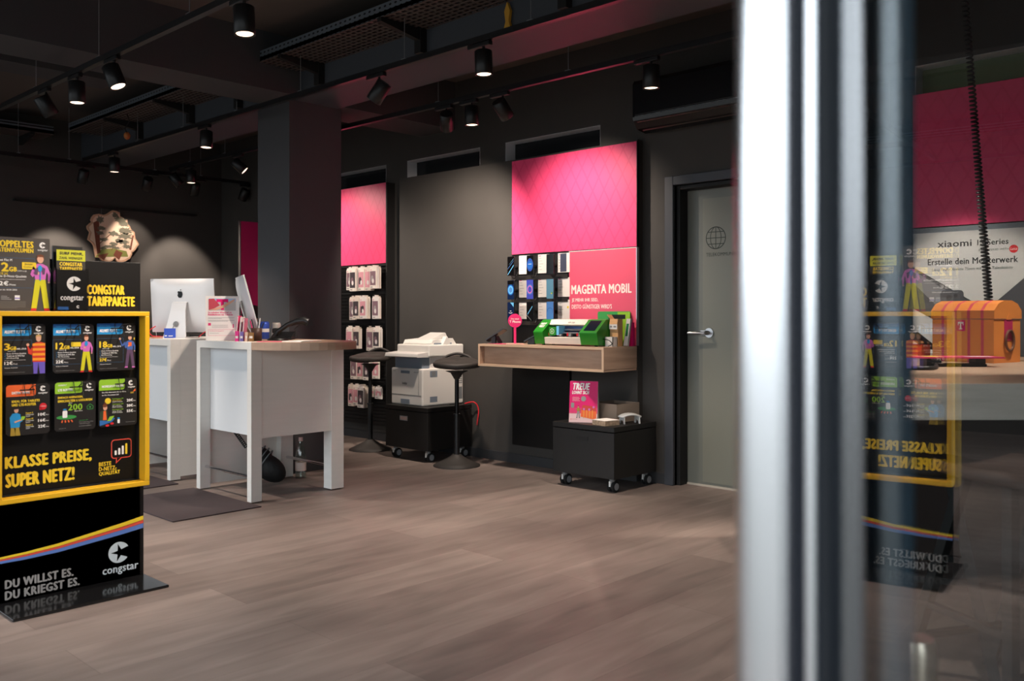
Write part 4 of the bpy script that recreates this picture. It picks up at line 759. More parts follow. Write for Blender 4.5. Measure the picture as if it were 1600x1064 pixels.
for k in range(3):
    z = 1.472 - .177 * k; MB().box(5.178, 5.193, 4.352, 4.938, z - .012, z + .022, rl).build('card_rail', t, w=True)
    MB().box(5.186, 5.193, 4.352, 4.938, z + .03, z + .19 - .012, mat('phone_rail_back', (34, 31, 30), .5)).build('card_backing', t, w=True)
colsY = (4.80, 4.597, 4.394)
looks = [('black screen with pale diagonal stripes', 0), ('dark screen with big blue globe', 1), ('plain black screen', 2),
         ('blue screen with pale round swirl', 3), ('violet blue screen with round swirl', 4), ('grey blue screen with small green mark', 5),
         ('blue screen, white logo, red corner', 6), ('dark screen with one bright diagonal stripe', 7), ('light blue screen with blue loops', 8)]
rowz = [1.489, 1.304, 1.135]; NAV = mat('screen_navy', (16, 34, 70), .2); SKY_ = mat('screen_blue', (40, 110, 200), .2); GLB = mat('screen_globe', (50, 84, 170), .2); CY = mat('screen_cyan', (110, 190, 235), .2); VIO = mat('screen_violet', (70, 80, 190), .2); TEAL = mat('screen_teal', (92, 140, 165), .2); LBL = mat('screen_lightblue', (80, 130, 195), .2); SCB = mat('screen_black', (14, 13, 14), .12)
BODY = mat('phone_body', (34, 34, 38), .3)
rown = ('top', 'middle', 'bottom')
for rI in range(3):
    for cI in range(3):
        lk, k = looks[rI * 3 + cI]; yc = colsY[cI] + .018; z0 = rowz[rI]; w2, hh = .036, .150; x = 5.045
        t = thing('display_phone', 'wall phone with %s, %s row' % (lk, rown[rI]), 'phone', (x, yc, z0), group='phones on the wall holders')
        MB().prism([(yc + a * (w2 - .004), b) for a, b in ((-1, z0), (1, z0))] + [(yc + w2, z0 + .004), (yc + w2, z0 + hh - .004), (yc + w2 - .004, z0 + hh), (yc - w2 + .004, z0 + hh), (yc - w2, z0 + hh - .004), (yc - w2, z0 + .004)], x, x + .009, 'x', BODY).build('body', t, w=True)
        p = Print((x, yc + w2, z0), *UV); W2 = 2 * w2; a = .002
        bgm = [SCB, SCB, SCB, NAV, VIO, TEAL, NAV, SCB, LBL][k]
        p.rrect(a, a, W2 - a, hh - a, .004, bgm, 1)
        if k == 0: p.poly([(.004, .012), (.068, .085), (.068, .078), (.004, .004)], CY, 2).poly([(.004, .055), (.068, .118), (.068, .115), (.004, .051)], LBL, 2).poly([(.02, .09), (.068, .135), (.068, .133), (.02, .087)], TEAL, 2)
        if k == 1: p.disc(.036, .078, .033, GLB, 2, 28, .05).disc(.036, .075, .026, SKY_, 3, 28, .03).rect(.02, .082, .052, .085, WHT, 4)
        if k in (3, 4): p.disc(.036, .075, .033, SKY_ if k == 3 else LBL, 2, 28, .04).disc(.036, .075, .026, CY if k == 3 else LILAC, 3, 28, .031).disc(.036, .075, .018, LBL if k == 3 else VIO, 4, 24, .022)
        if k == 3: p.rect(.004, .12, .068, .146, SCB, 2)
        if k == 5: p.disc(.056, .045, .007, LGRN, 2, 12).disc(.050, .04, .005, YELP, 3, 10)
        if k == 6: p.poly([(.03, .146), (.068, .146), (.068, .11)], CY, 2).poly([(.03, .004), (.068, .03), (.068, .004)], ORANGEP, 2).line([(.016, .068), (.026, .064), (.04, .063), (.054, .068)], .004, WHT, 2).rect(.028, .078, .044, .082, WHT, 2)
        if k == 7: p.poly([(.012, .06), (.062, .12), (.062, .111), (.012, .05)], CY, 2).poly([(.004, .05), (.05, .01), (.05, .007), (.004, .044)], GREYP, 2)
        if k == 8: p.line([(.036 + .026 * math.cos(R(g)), .078 + .024 * math.sin(R(g))) for g in range(-30, 200, 20)], .005, DBLUE, 2).line([(.036 + .026 * math.cos(R(g)), .02 + .02 * math.sin(R(g))) for g in range(180, 360, 20)], .005, VIO, 2)
        p.build('screen', t)
        yc2 = colsY[cI]; h_ = thing('phone_holder', 'black holder arm behind the wall phone with %s' % lk, 'holder', (5.186, yc2 + .084, z0 + .07), group='black phone holder arms')
        MB().tube([(5.1825, yc2 + .084, z0 + .075), (5.13, yc2 + .08, z0 + .075), (x + .014, yc + .012, z0 + .07)], [.015, .015, .02], BPLAS, 14).build('arm', h_, w=True); MB().box(x + .009, x + .016, yc - .022, yc + .022, z0 + .03, z0 + .11, BPLAS).build('back_plate', h_, w=True, bevel=.003)
        MB().tube(smooth([(x + .012, yc, z0 + .005), (x + .01, yc - .006, z0 - .014), (x + .03, yc - .02, z0 - .016), (x + .06, yc - .02, z0 + .03)], 5), .0028, BPLAS, 6).build('cord', h_, w=True)
        cd = thing('price_card', 'white price card behind the wall phone with %s' % lk, 'card', (5.184, yc2, z0 + .02), group='white price cards behind the wall phones')
        yl = yc2 + .058; wd = .116; zc = z0 + .018
        MB().box(5.182, 5.185, yl - wd, yl, zc, zc + .146, PAPER).build('card', cd, w=True)
        p = Print((5.182, yl, zc), *UV); p.rect(.008, .132, .03, .137, PINK, 1)
        for q in range(5): p.rect(.008, .116 - .022 * q, .034 + .01 * (q % 3), .1185 - .022 * q, GREYP, 1)
        if rI == 0 and cI == 2: p.rect(.024, .004, .086, .142, mat('bluegrey_print', (70, 76, 96), .5), 2)
        if rI == 2 and cI == 2: p.disc(.100, .09, .009, YELP, 1)
        p.build('card_print', cd)
t = thing('wall_poster', 'pink poster with a white headline above the right end of the oak shelf', 'poster', (5.2, 4.04, .963))
MAG2 = mat('poster_magenta', (232, 88, 116), .45)
MB().box(5.186, 5.20, 3.727, 4.345, .966, 1.660, MAG2).build('print_panel', t, w=True); MB().box(5.184, 5.21, 3.721, 3.727, .966, 1.662, ALU).box(5.184, 5.2, 3.727, 4.345, 1.658, 1.662, PAPER).build('edge_strip', t, w=True)
p = Print((5.186, 4.345, .966), *UV); PK = mat('warm_white_print', (255, 236, 228), .5)
p.text('MAGENTA MOBIL', .026, .375, .066, PK, w=.550, bold=.032).text('JE MEHR IHR SEID,', .028, .310, .032, PK, w=.250, bold=.015).text('DESTO GÜNSTIGER WIRD\'S', .028, .264, .038, PK, w=.375, bold=.015); p.build('lettering', t)
# on the shelf
t = thing('phone_on_stand', 'phone on a tilted black stand at the left end of the oak shelf', 'phone', (4.93, 4.86, .963), R(30))
m = MB(); m.M = Matrix.Translation((0, 0, .062)) @ Matrix.Rotation(R(-32), 4, 'X') @ Matrix.Rotation(R(10), 4, 'Y'); m.box(-.045, .045, -.085, .085, 0, .009, BODY).box(-.041, .041, -.08, .08, .009, .0096, mat('screen_greyblue', (120, 130, 140), .25)); m.build('handset', t)
MB().bar((0, .02, .0), (0, .02, .06), .03, .04, BPLAS).bar((.02, -.03, .0), (.005, .0, .055), .012, .03, BPLAS).build('stand', t)
tag(MB().prism([(4.83, 4.72), (4.90, 4.93), (4.99, 4.91), (4.92, 4.71)], .9628, .9645, 'z', PINK).build('leaflet'), 'thin pink leaflet lying under the phone and round sign on the oak shelf', 'leaflet')
t = thing('round_sign', 'round pink sign on a thin post beside the wall phones', 'sign', (4.905, 4.64, .963), R(-44)); SGN = mat('sign_pink', (228, 40, 110), .4)
MB().box(-.065, .065, -.045, .045, 0, .006, mat('rose_base', (230, 180, 170), .4)).build('foot', t, bevel=.002); MB().box(-.009, .009, -.004, .004, .006, .13, SGN).build('post', t)
MB().prism([(.052 * math.cos(a), .178 + .052 * math.sin(a)) for a in [2 * math.pi * i / 36 for i in range(36)]], -.004, .004, 'y', SGN).build('disc', t)
p = Print((0, -.0045, .178), (1, 0, 0), (0, 0, 1)); p.text('Das neue', 0, .008, .012, PK, w=.06, align='c', bold=.02).text('T Phone', 0, -.016, .017, PK, w=.082, align='c', bold=.03); p.build('lettering', t, w=False)
t = thing('phone_on_stand', 'phone showing coloured icons beside the green cutter', 'phone', (5.0, 4.53, .963), R(30))
m = MB(); m.M = Matrix.Translation((0, 0, .05)) @ Matrix.Rotation(R(-28), 4, 'X') @ Matrix.Rotation(R(8), 4, 'Y'); m.box(-.038, .038, -.078, .078, 0, .009, BODY); m.build('handset', t)
q = MB(); q.M = m.M; q.box(-.035, .035, -.075, .075, .009, .0095, DBLUE)
for i in range(4):
    for j in range(6): q.box(-.03 + .016 * i, -.02 + .016 * i, -.068 + .024 * j, -.054 + .024 * j, .0095, .01, [REDP, CY, WHT, LILAC, ORANGEP][(i * 3 + j) % 5])
q.build('screen', t); MB().bar((0, .02, .0), (0, .02, .05), .05, .05, BPLAS).build('stand', t)
# green cutting machine
t = thing('film_cutter', 'green and white film cutting machine on the oak shelf', 'cutter', (4.90, 4.15, .963)); GRN = mat('cutter_green', (36, 132, 34), .35); CW = mat('cutter_white', (236, 226, 212), .4)
prof = [(.0, .008), (-.022, .098), (.085, .186), (.13, .190), (.19, .182), (.19, .008)]
MB().prism(prof, .19, .28, 'y', GRN).build('left_end', t, bevel=.006); MB().prism(prof, -.31, -.155, 'y', GRN).build('right_end', t, bevel=.006)
MB().prism([(.005, .010), (.0, .058), (.03, .062), (.16, .062), (.16, .010)], -.155, .19, 'y', mat('cutter_silver', (205, 196, 186), .35)).build('front_tray', t, bevel=.002)
MB().prism([(.058, .150), (.078, .186), (.14, .190), (.18, .18), (.18, .14), (.10, .14)], -.155, .19, 'y', CW).build('top_cover', t, bevel=.003)
m = MB(); m.box(.17, .18, -.155, .19, .06, .14, mat('cutter_glow', (120, 150, 220), .3)).box(.10, .17, -.155, .19, .062, .068, BPLAS); m.tube([(.10, -.155, .112), (.10, .19, .112)], .010, STEEL, 12).tube([(.085, -.155, .088), (.085, .19, .088)], .009, STEEL, 12)
for i in range(4): m.box(.05, .09, -.13 + .09 * i, -.09 + .09 * i, .064, .084, BPLAS).tube([(.045, -.12 + .09 * i, .07), (.045, -.10 + .09 * i, .07)], .011, GPLAS, 10).box(.046, .052, -.085 + .09 * i, -.075 + .09 * i, .07, .09, REDP)
m.build('roller_bed', t)
c_ = MB().box(.02, .11, .10, .165, .072, .132, GRN).build('tool_carriage', t, bevel=.004); MB().box(.03, .10, .078, .10, .075, .14, CY).build('tool_lamp', c_); p = Print((.0195, .165, .072), *UV); p.disc(.032, .03, .02, WHT, 1).disc(.032, .03, .017, GRN, 2).rect(.029, .022, .035, .038, WHT, 3); p.build('badge', c_, w=False)
sl = Vector((.107, 0, .088)).normalized(); p = Print((-.0225, -.155, .099), (0, -1, 0), sl); p.rrect(.028, .018, .128, .126, .004, mat('touch_screen', (22, 34, 46), .12), 2); p.build('touch_screen', t, w=False)
p = Print((-.0225, .28, .099), (0, -1, 0), sl); p.text('MEDY', .02, .078, .022, WHT, w=.05, bold=.03, l=2).text('FIRST', .02, .05, .022, WHT, w=.05, bold=.03, l=2); p.build('lettering', t, w=False)
p = Print((.058, .19, .150), (0, -1, 0), Vector((.02, 0, .036))); p.text('APF 720', .17, .012, .012, mat('grey_logo', (90, 80, 76), .5), w=.06, bold=.02, l=2, shear=.2); p.build('maker_mark', t, w=False)
MB().tube(smooth([(.05, -.31, .05), (.05, -.36, .045), (.04, -.395, .02), (.03, -.37, .003)]), .003, BPLAS, 6).build('power_lead', t)
for y in (.24, -.25): MB().lathe([(.012, 0), (.012, .012)], RUBBER, (.05, y, 0), 12).lathe([(.012, 0), (.012, .012)], RUBBER, (.16, y, 0), 12).build('foot', t)
# boxes right of it
t = thing('sample_tray', 'white open tray holding samples right of the green cutter', 'tray', (5.08, 3.80, .963)); m = MB(); a, b, c, d_ = 4.966, 5.02, 3.768, 3.836
m.box(a, 5.02, c, d_, .963, .968, PAPER).box(a, a + .004, c, d_, .968, 1.03, PAPER).box(5.016, 5.02, c, d_, .968, 1.03, PAPER).box(a, 5.02, c, c + .004, .968, 1.03, PAPER).box(a, 5.02, d_ - .004, d_, .968, 1.03, PAPER); m.build('tray', t, w=True)
t = thing('card_board', 'green backing card with black strip behind the cardboard box', 'card', (5.165, 3.90, .963)); MB().prism([(3.765, .9645), (4.055, .9645), (4.055, 1.20), (4.045, 1.209), (3.775, 1.209), (3.765, 1.20)], 5.165, 5.172, 'x', mat('card_green', (60, 160, 80), .5)).build('board', t, w=True)
p = Print((5.1645, 4.055, .964), *UV); p.rect(.18, 0, .29, .24, GREENP, 1).rect(.10, .19, .25, .222, BLK, 2); p.build('board_print', t)
KRAFT = mat('kraft_board', (214, 164, 112), .7)
t = thing('cardboard_box', 'tall brown cardboard box with open flaps and white label', 'box', (5.052, 3.802, .9635), R(3)); MB().box(-.028, .028, -.034, .033, .0, .19, KRAFT).build('carton', t); MB().prism([(-.029, .192), (-.038, .155), (-.036, .153), (-.028, .19)], -.034, .033, 'y', KRAFT).prism([(.033, .192), (.058, .222), (.060, .219), (.034, .19)], -.026, .026, 'x', KRAFT).build('flap', t)
p = Print((-.0385, .033, .12), (0, -1, 0), (0, 0, 1)); p.rect(0, 0, .066, .034, PAPER, 1).rect(.006, .012, .025, .024, GREYP, 2).rect(.036, .012, .058, .024, GREYP, 2); p.build('label', t, w=False)
m = MB(); m.M = Matrix.Translation((5.085, 3.728, .985)) @ Matrix.Rotation(R(11), 4, 'Y'); m.box(0, .018, 0, .034, -.018, .175, mat('grey_card', (196, 190, 186), .5)).box(-.001, 0, .007, .027, .05, .14, mat('bottle_green_print', (16, 110, 60), .5)); tag(m.build('sample_card'), 'grey white card pack with green square at the end of the shelf', 'card')
tag(MB().box(5.14, 5.165, 3.727, 3.76, .963, 1.13, MAGP).build('leaflet_stack'), 'magenta leaflets against the wall at the right end of the oak shelf', 'leaflets')
# cabinets on castors
def cabinet(loc, label, front_tag):
    t = thing('rolling_cabinet', label, 'cabinet', loc); D_, W_ = .485, .532
    MB().box(0, D_, 0, W_, .095, .402, BLKCAB).build('body', t, bevel=.003); MB().box(-.002, D_, -.002, W_ + .002, .406, .441, BLKCAB).build('top', t, bevel=.003)
    if front_tag: p = Print((0, W_, 0), *UV); p.rect(.185, .322, .285, .36, GPLAS, 2).rect(.195, .328, .275, .354, mat('tag_rose', (150, 126, 120), .5), 3); p.build('handle', t, w=False)
    else: MB().box(-.003, .004, .22, .32, .335, .362, BLK).box(-.001, .006, .23, .31, .341, .356, mat('slot_dark', (6, 6, 6), .8)).build('handle', t)
    for x, y in ((.06, .06), (.06, W_ - .06), (D_ - .05, .06), (D_ - .05, W_ - .06)):
        m = MB(); m.lathe([(.018, .07), (.022, .095)], GPLAS, (x, y, 0), 12)
        for s_ in (-.016, .016):
            m.M = Matrix.Translation((x + .012, y + s_, .0375)) @ Matrix.Rotation(R(90), 4, 'X'); m.lathe([(.030, -.011), (.0375, -.008), (.0375, .008), (.030, .011)], RUBBER, n=20); m.lathe([(.024, -.0125), (.024, .0125)], mat('caster_grey', (150, 152, 156), .4), n=20); m.M = Matrix()
        m.box(x - .03, x + .02, y - .006, y + .006, .04, .075, WPLAS)
        m.build('caster', t)
    return t
cabinet((4.73, 3.578, 0), 'black rolling cabinet below the oak shelf beside the grey door', False)
cabinet((4.70, 5.403, 0), 'black rolling cabinet carrying the white printer', True)
# on the cabinet under the shelf
t = thing('tent_card', 'pink tent card with a picture of an orange chest', 'card', (4.86, 3.935, .4415), R(-60)); T1 = Matrix.Translation((0, -.055, 0)) @ Matrix.Rotation(R(-10), 4, 'X')
m = MB(); m.M = T1; m.box(-.098, .098, 0, .002, 0, .285, PAPER); m.M = Matrix.Translation((0, .055, 0)) @ Matrix.Rotation(R(10), 4, 'X'); m.box(-.098, .098, -.002, 0, 0, .285, PAPER); m.M = Matrix(); m.prism([(-.05, 0), (.05, 0), (.003, .28), (-.003, .28)], .096, .0985, 'x', PAPER); m.build('card_sheet', t)
p = Print((-.098, -.0003, 0), (1, 0, 0), (0, 0, 1)); p.rect(0, 0, .196, .285, MAGP, 1).rect(0, .06, .196, .10, PINK, 2).rect(0, 0, .196, .065, mat('pale_rose', (236, 200, 200), .6), 2)
p.text('TREUE', .018, .225, .046, WHT, w=.115, bold=.04, shear=.15, l=3).text('LOHNT SICH', .018, .195, .023, WHT, w=.115, bold=.04, shear=.1, l=3)
for i in range(4): p.rect(.02, .172 - .008 * i, .066 + .006 * (i % 2), .1735 - .008 * i, PK, 3)
p.disc(.098, .163, .018, GREYP, 3).rrect(.012, .10, .034, .135, .005, GREYP, 3).poly([(.08, .04), (.17, .022), (.19, .03), (.19, .078), (.085, .085)], ORANGEP, 4).poly([(.085, .085), (.19, .078), (.185, .11), (.095, .12)], mat('chest_red', (206, 70, 60), .6), 4)
for i in range(4): p.rect(.10 + .02 * i, .03, .105 + .02 * i, .085, mat('chest_gold', (236, 170, 70), .6), 5)
p.disc(.103, .092, .008, LILAC, 6, 10).disc(.14, .09, .008, LILAC, 6, 10).disc(.17, .106, .008, LILAC, 6, 10)
p.person(.064, .03, .085, SKIN, DHAIR, OLIVE, GREYP, DHAIR, 5).rect(.012, .016, .016, .026, REDP, 3).text('Jetzt in der App', .022, .018, .006, REDP, w=.034, l=3)
p.mb.v = [tuple(T1 @ Vector(v)) for v in p.mb.v]; p.build('card_print', t, w=False)
t = thing('cardboard_tray', 'brown grey open carton behind the pink tent card', 'carton', (5.045, 3.82, .4415), R(-4)); GK = mat('grey_carton', (140, 124, 110), .75); m = MB()
m.box(-.08, .16, -.10, .14, 0, .004, GK).box(-.08, -.077, -.10, .14, .004, .125, GK).box(.157, .16, -.10, .14, .004, .125, GK).box(-.08, .16, -.10, -.097, .004, .125, GK).box(-.08, .16, .137, .14, .004, .125, GK).box(-.077, .157, -.097, .137, .10, .104, mat('carton_inner', (90, 78, 70), .8)); m.build('carton', t)
m = MB(); m.M = Matrix.Translation((4.80, 3.705, .4418)) @ Matrix.Rotation(R(-10), 4, 'Z'); m.box(-.05, .08, -.055, .075, 0, .032, mat('bark_pattern', (170, 145, 122), .7, noise=.35, nscale=(60, 60, 60))).box(-.05, .08, -.055, .075, .032, .035, PAPER); tag(m.build('gift_box'), 'small flat box with bark pattern in front of the carton', 'box')
t = thing('nail_lamp', 'small white curved lamp on legs at the cabinet corner', 'lamp', (4.995, 3.645, .4415), R(-30)); vs = []; fs = []
for j in range(9):
    for i in range(9):
        a, b = i / 8 * 2 - 1, j / 8 * 2 - 1; q = math.sqrt(max(0, 1 - .35 * a * a * b * b)); vs.append((a * .082 * q, b * .05 * q, .072 - .022 * a * a - .006 * b * b))
for j in range(8):
    for i in range(8): fs.append((j * 9 + i, j * 9 + i + 1, (j + 1) * 9 + i + 1, (j + 1) * 9 + i))
m = MB().add(vs, fs, WPLAS, True); o = m.build('shade', t); sd = o.modifiers.new('solid', 'SOLIDIFY'); sd.thickness = .008
for x in (-.056, .056): MB().prism([(-.045, 0), (-.028, 0), (-.02, .018), (0, .026), (.02, .018), (.028, 0), (.045, 0), (.04, .055), (-.04, .055)], x - .003, x + .003, 'x', WPLAS).build('leg', t)
# printer
t = thing('printer', 'white multifunction laser printer on the rolling cabinet', 'printer', (4.755, 5.53, .4415)); PW = mat('printer_white', (222, 218, 212), .45); PG = mat('printer_grey', (120, 130, 142), .4); PL = mat('printer_light', (205, 202, 198), .45)
MB().box(0, .455, 0, .40, .0, .305, PW).build('body', t, bevel=.012, seg=3)
MB().box(-.002, .002, .015, .385, .085, .088, GPLAS).box(-.002, .002, .045, .048, .09, .29, GPLAS).build('panel_gap', t); MB().box(-.004, .002, .16, .27, .262, .285, PG).box(-.004, .002, .16, .27, .012, .05, PG).build('handle', t)
MB().box(.10, .44, .02, .38, .30, .40, PW).build('tray_housing', t, bevel=.006); MB().box(.02, .11, .03, .37, .305, .40, PG).build('output_bay', t)
MB().prism([(-.055, .398), (-.045, .428), (.20, .452), (.20, .398)], -.0, .42, 'y', PL).build('control_panel', t, bevel=.006)
MB().box(.06, .45, -.01, .40, .40, .50, PW).build('scanner_unit', t, bevel=.012, seg=3)
MB().prism([(.12, .50), (.14, .535), (.36, .55), (.40, .50)], .03, .39, 'y', PW).build('document_feeder', t, bevel=.012, seg=3); MB().prism([(.14, .53), (.36, .56), (.34, .595), (.33, .595)], .10, .28, 'y', PL).build('feeder_flap', t, bevel=.003); MB().box(.15, .34, .02, .10, .50, .512, PG).prism([(.22, .50), (.30, .50), (.27, .565), (.26, .565)], -.005, .04, 'y', PW).build('output_flap', t)
p = Print((-.0005, .40, 0), *UV); p.text('brother', .15, .17, .022, mat('logo_dark', (60, 60, 64), .5), w=.06, bold=.03, l=5).text('MFC', .03, .275, .008, GPLAS, w=.03, l=5).text('ECO 300', .30, .27, .010, GPLAS, w=.06, bold=.03, l=5); p.build('lettering', t, w=False)
p = Print((0, -.0008, 0), (1, 0, 0), (0, 0, 1)); p.rect(.08, .235, .16, .285, PG, 1).rect(.10, .24, .14, .28, GPLAS, 2).rect(.08, .03, .16, .075, PG, 1).rect(.38, .17, .44, .28, GPLAS, 1).rect(.38, .04, .44, .14, GPLAS, 1)
for i in range(6): p.rect(.385, .178 + .016 * i, .435, .186 + .016 * i, PW, 2)
p.build('side_details', t, w=False)
cable('red_cable', 'red cable hanging behind the printer cabinet', smooth([(5.14, 5.44, .446), (5.18, 5.37, .46), (5.203, 5.34, .40), (5.195, 5.35, .27)]), .005, mat('red_cable', (220, 40, 50), .5))
tag(MB().tube([(5.0, 5.47, .447), (5.12, 5.46, .447)], .004, BPLAS, 6).build('usb_lead'), 'short black lead lying on the cabinet beside the printer', 'cable')
# sit-stand stools
STL = mat('stool_grey', (52, 48, 45), .6); 
def sit_stool(x, y, rz, label, zs):
    t = thing('perch_stool', label, 'stool', (x, y, 0), rz)
    MB().lathe([(.185, 0), (.184, .008), (.14, .028), (.085, .055), (.05, .075), (.035, .09)], STL, n=36).build('base', t)
    MB().lathe([(.022, .08), (.022, .40)], BPLAS, n=16).lathe([(.028, .40), (.028, .41)], BPLAS, n=16).build('lower_tube', t); MB().lathe([(.0165, .4), (.0165, zs - .06)], mat('tube_black', (30, 30, 31), .25, metal=.5), n=16).lathe([(.02, zs - .11), (.05, zs - .06), (.09, zs - .045)], STL, n=20).build('upper_tube', t)
    n, k = 28, 8; vs = []; fs = []
    for j in range(k + 1):
        r_ = j / k
        for i in range(n):
            a = 2 * math.pi * i / n; rr = .172 * r_ * (1 - .06 * math.cos(2 * a)); u, v = rr * math.cos(a), rr * math.sin(a)
            vs.append((u, v, zs - .01 + .05 * r_ ** 2 * max(0, -math.cos(a)) - .025 * r_ ** 3 + .012 * r_ * abs(math.sin(a))))
    for j in range(k):
        for i in range(n): fs.append((j * n + i, j * n + (i + 1) % n, (j + 1) * n + (i + 1) % n, (j + 1) * n + i))
    o = MB().add(vs, fs, STL, True).build('seat', t); sd = o.modifiers.new('solid', 'SOLIDIFY'); sd.thickness = .045; sd.offset = -1; s2 = o.modifiers.new('sub', 'SUBSURF'); s2.levels = 1; s2.render_levels = 1
    MB().tube(smooth([(-.12, -.13, zs + .0), (-.15, -.10, zs + .055), (-.165, 0, zs + .085), (-.15, .10, zs + .055), (-.12, .13, zs + .0)]), .011, STL, 8).build('handle', t)
    return t
sit_stool(4.80, 5.17, R(225), 'dark grey perch stool with round foot in front of the printer', .79)
sit_stool(4.86, 6.355, R(200), 'dark grey perch stool in front of the hanging accessory packs', .80)
# accessory wall
t = thing('accessory_display', 'black slatted display wall with hanging accessory packs', 'display', (5.2, 7.15, .15)); m = MB()
m.box(5.215, XW, 6.55, 7.76, .15, 1.66, PANELB)
for i in range(46): m.box(5.205, 5.215, 6.57, 7.74, .17 + .032 * i, .17 + .032 * i + .022, PANELB)
m.build('slat_panel', t, w=True); MB().box(5.185, XW, 6.531, 6.545, .15, 2.41, BLK).build('side_edge', t, w=True); MB().box(5.185, XW, 7.765, 7.78, .15, 2.41, BLK).build('side_edge', t, w=True)
for z in (1.653, 1.392, 1.122, .842, .565): MB().box(5.195, 5.205, 6.56, 7.75, z - .006, z + .006, BLK).build('hook_rail', t, w=True)
sw = t
packs = [ # row: z top, list of (y centre, stack)
 (1.648, .235, [(7.06, 1, 2), (6.955, 3, 1), (6.85, 2, 0), (6.745, 2, 3), (6.64, 3, 2)]),
 (1.372, .235, [(7.02, 1, 2), (6.905, 3, 1), (6.80, 3, 0), (6.635, 2, 2)]),
 (1.085, .235, [(7.04, 2, 3), (6.93, 2, 1), (6.745, 1, 2), (6.62, 2, 1)]),
 (.800, .225, [(7.0, 1, 2), (6.895, 1, 0), (6.775, 2, 1), (6.66, 1, 3)]),
 (.535, .225, [(7.04, 1, 0), (6.935, 2, 3), (6.83, 3, 1), (6.725, 1, 0), (6.62, 1, 3)])]
PA = [mat('pack_white', (236, 226, 216), .45), mat('pack_cream', (222, 208, 196), .45), mat('pack_pearl', (228, 220, 216), .35)]
PB = [mat('pack_rose', (214, 150, 160), .5), mat('pack_dark', (70, 62, 66), .4), mat('pack_plum', (130, 100, 110), .5), mat('pack_grey', (160, 150, 150), .5)]
ordn = ['first', 'second', 'third', 'fourth', 'fifth', 'sixth']; rws = ['top', 'second', 'third', 'fourth', 'lowest']; rp = random.Random(5)
for ri, (zt, hh, row) in enumerate(packs):
    for ci, (y, stk, kind) in enumerate(row):
        x = 5.19 - .022 - .02 * rp.random(); wd = .047; th = .016
        lb = 'white %s pack, %s from left, %s accessory row' % (('phone case', 'clear cover', 'dark accessory', 'rose accessory')[kind], ordn[ci], rws[ri])
        hh2 = hh - .02 * rp.random() - (.10 if ri == 4 and ci >= 3 else 0)
        xe = 5.185 - .022 * stk - .03; MB().tube([(5.205, y, zt + .003), (xe, y, zt + .003), (xe - .003, y, zt + .012)], .0022, BPLAS, 5).build('peg_hook', sw, w=True)
        for s_ in range(stk):
            xx = 5.185 - .022 * (s_ + 1) - .004 * rp.random(); dy = .006 * (rp.random() - .5); z1 = zt; 
            lab = lb if stk == 1 else lb + ', %s on hook' % (['rearmost', 'foremost'] if stk == 2 else ['rearmost', 'middle', 'foremost'])[s_]
            t = thing('accessory_pack', lab, 'pack', (xx, y, z1 - hh2), group='accessory packs on the slatted wall')
            A_ = PA[(ri + ci + s_) % 3]; B_ = PB[kind if s_ == stk - 1 else (kind + 2) % 4]
            yy = y + dy
            MB().box(xx - th / 2, xx + th / 2, yy - wd, yy + wd, z1 - hh2, z1 - .026, A_).box(xx - .001, xx + .001, yy - wd, yy + wd, z1 - .03, z1 - .012, A_).box(xx - .001, xx + .001, yy - .018, yy + .018, z1 - .014, z1, A_).build('pack_body', t, w=True)
            p = Print((xx - th / 2 - .0002, yy + wd, z1 - hh2), *UV, step=.0004); v1 = hh2 - .034
            p.rect(.006, .030, 2 * wd - .006, v1 - .022, B_ if kind != 3 else PB[0], 1); q = rp.random() * .02
            p.disc(.03 + q, v1 * .5, .020, PB[(kind + 1) % 4], 2, 14, .030).disc(.05, v1 * .38, .016, PA[2], 3, 12, .022).rect(.010, .008, .045, .018, GREYP, 1).rect(.010, v1 - .014, .03, v1 - .006, PB[0], 1)
            if kind == 0: p.rrect(.016, v1 * .3, .038, v1 * .62, .004, PB[1], 4)
            p.build('pack_print', t)
# ------------------------------------------------------------------ behind the glass door: poster, table, chest, stools
t = thing('wall_poster', 'grey phone poster Erstelle dein Meisterwerk behind the glass door', 'poster', (5.2, 1.23, .963)); PG1 = mat('poster_grey', (196, 194, 192), .45)
MB().box(5.186, 5.20, .63, 1.835, .966, 1.661, PG1).build('print_panel', t, w=True); MB().box(5.184, 5.21, 1.835, 1.839, .966, 1.662, BLK).build('edge_strip', t, w=True)
p = Print((5.186, 1.835, .966), *UV); INK = mat('ink_dark', (44, 42, 44), .5); DGR = mat('render_dark', (70, 70, 74), .5)
v = lambda z: z - .966
u = lambda y: 1.835 - y
p.rect(0, v(1.634), 1.2, .694, mat('poster_band', (120, 128, 136), .5), 1)
p.text('xiaomi', u(1.703), v(1.551), .034, INK, w=.172, bold=.025, l=2).text('13 Series', u(1.502), v(1.552), .030, INK, w=.150, bold=.02, l=2).text('ENGINEERED WITH', u(1.495), v(1.521), .010, INK, w=.145, bold=.01, l=2).disc(u(1.327), v(1.525), .021, mat('dot_red', (206, 30, 36), .5), 2).text('Leica', u(1.343), v(1.519), .014, WHT, w=.032, bold=.01, l=3, shear=.2)
p.text('Erstelle dein Meisterwerk', u(1.755), v(1.455), .033, INK, w=.448, bold=.022, l=2).text('Leica Profi-Objektiv 75mm mit Profi-Teleobjektiv', u(1.732), v(1.417), .020, INK, w=.402, bold=.0, l=2)
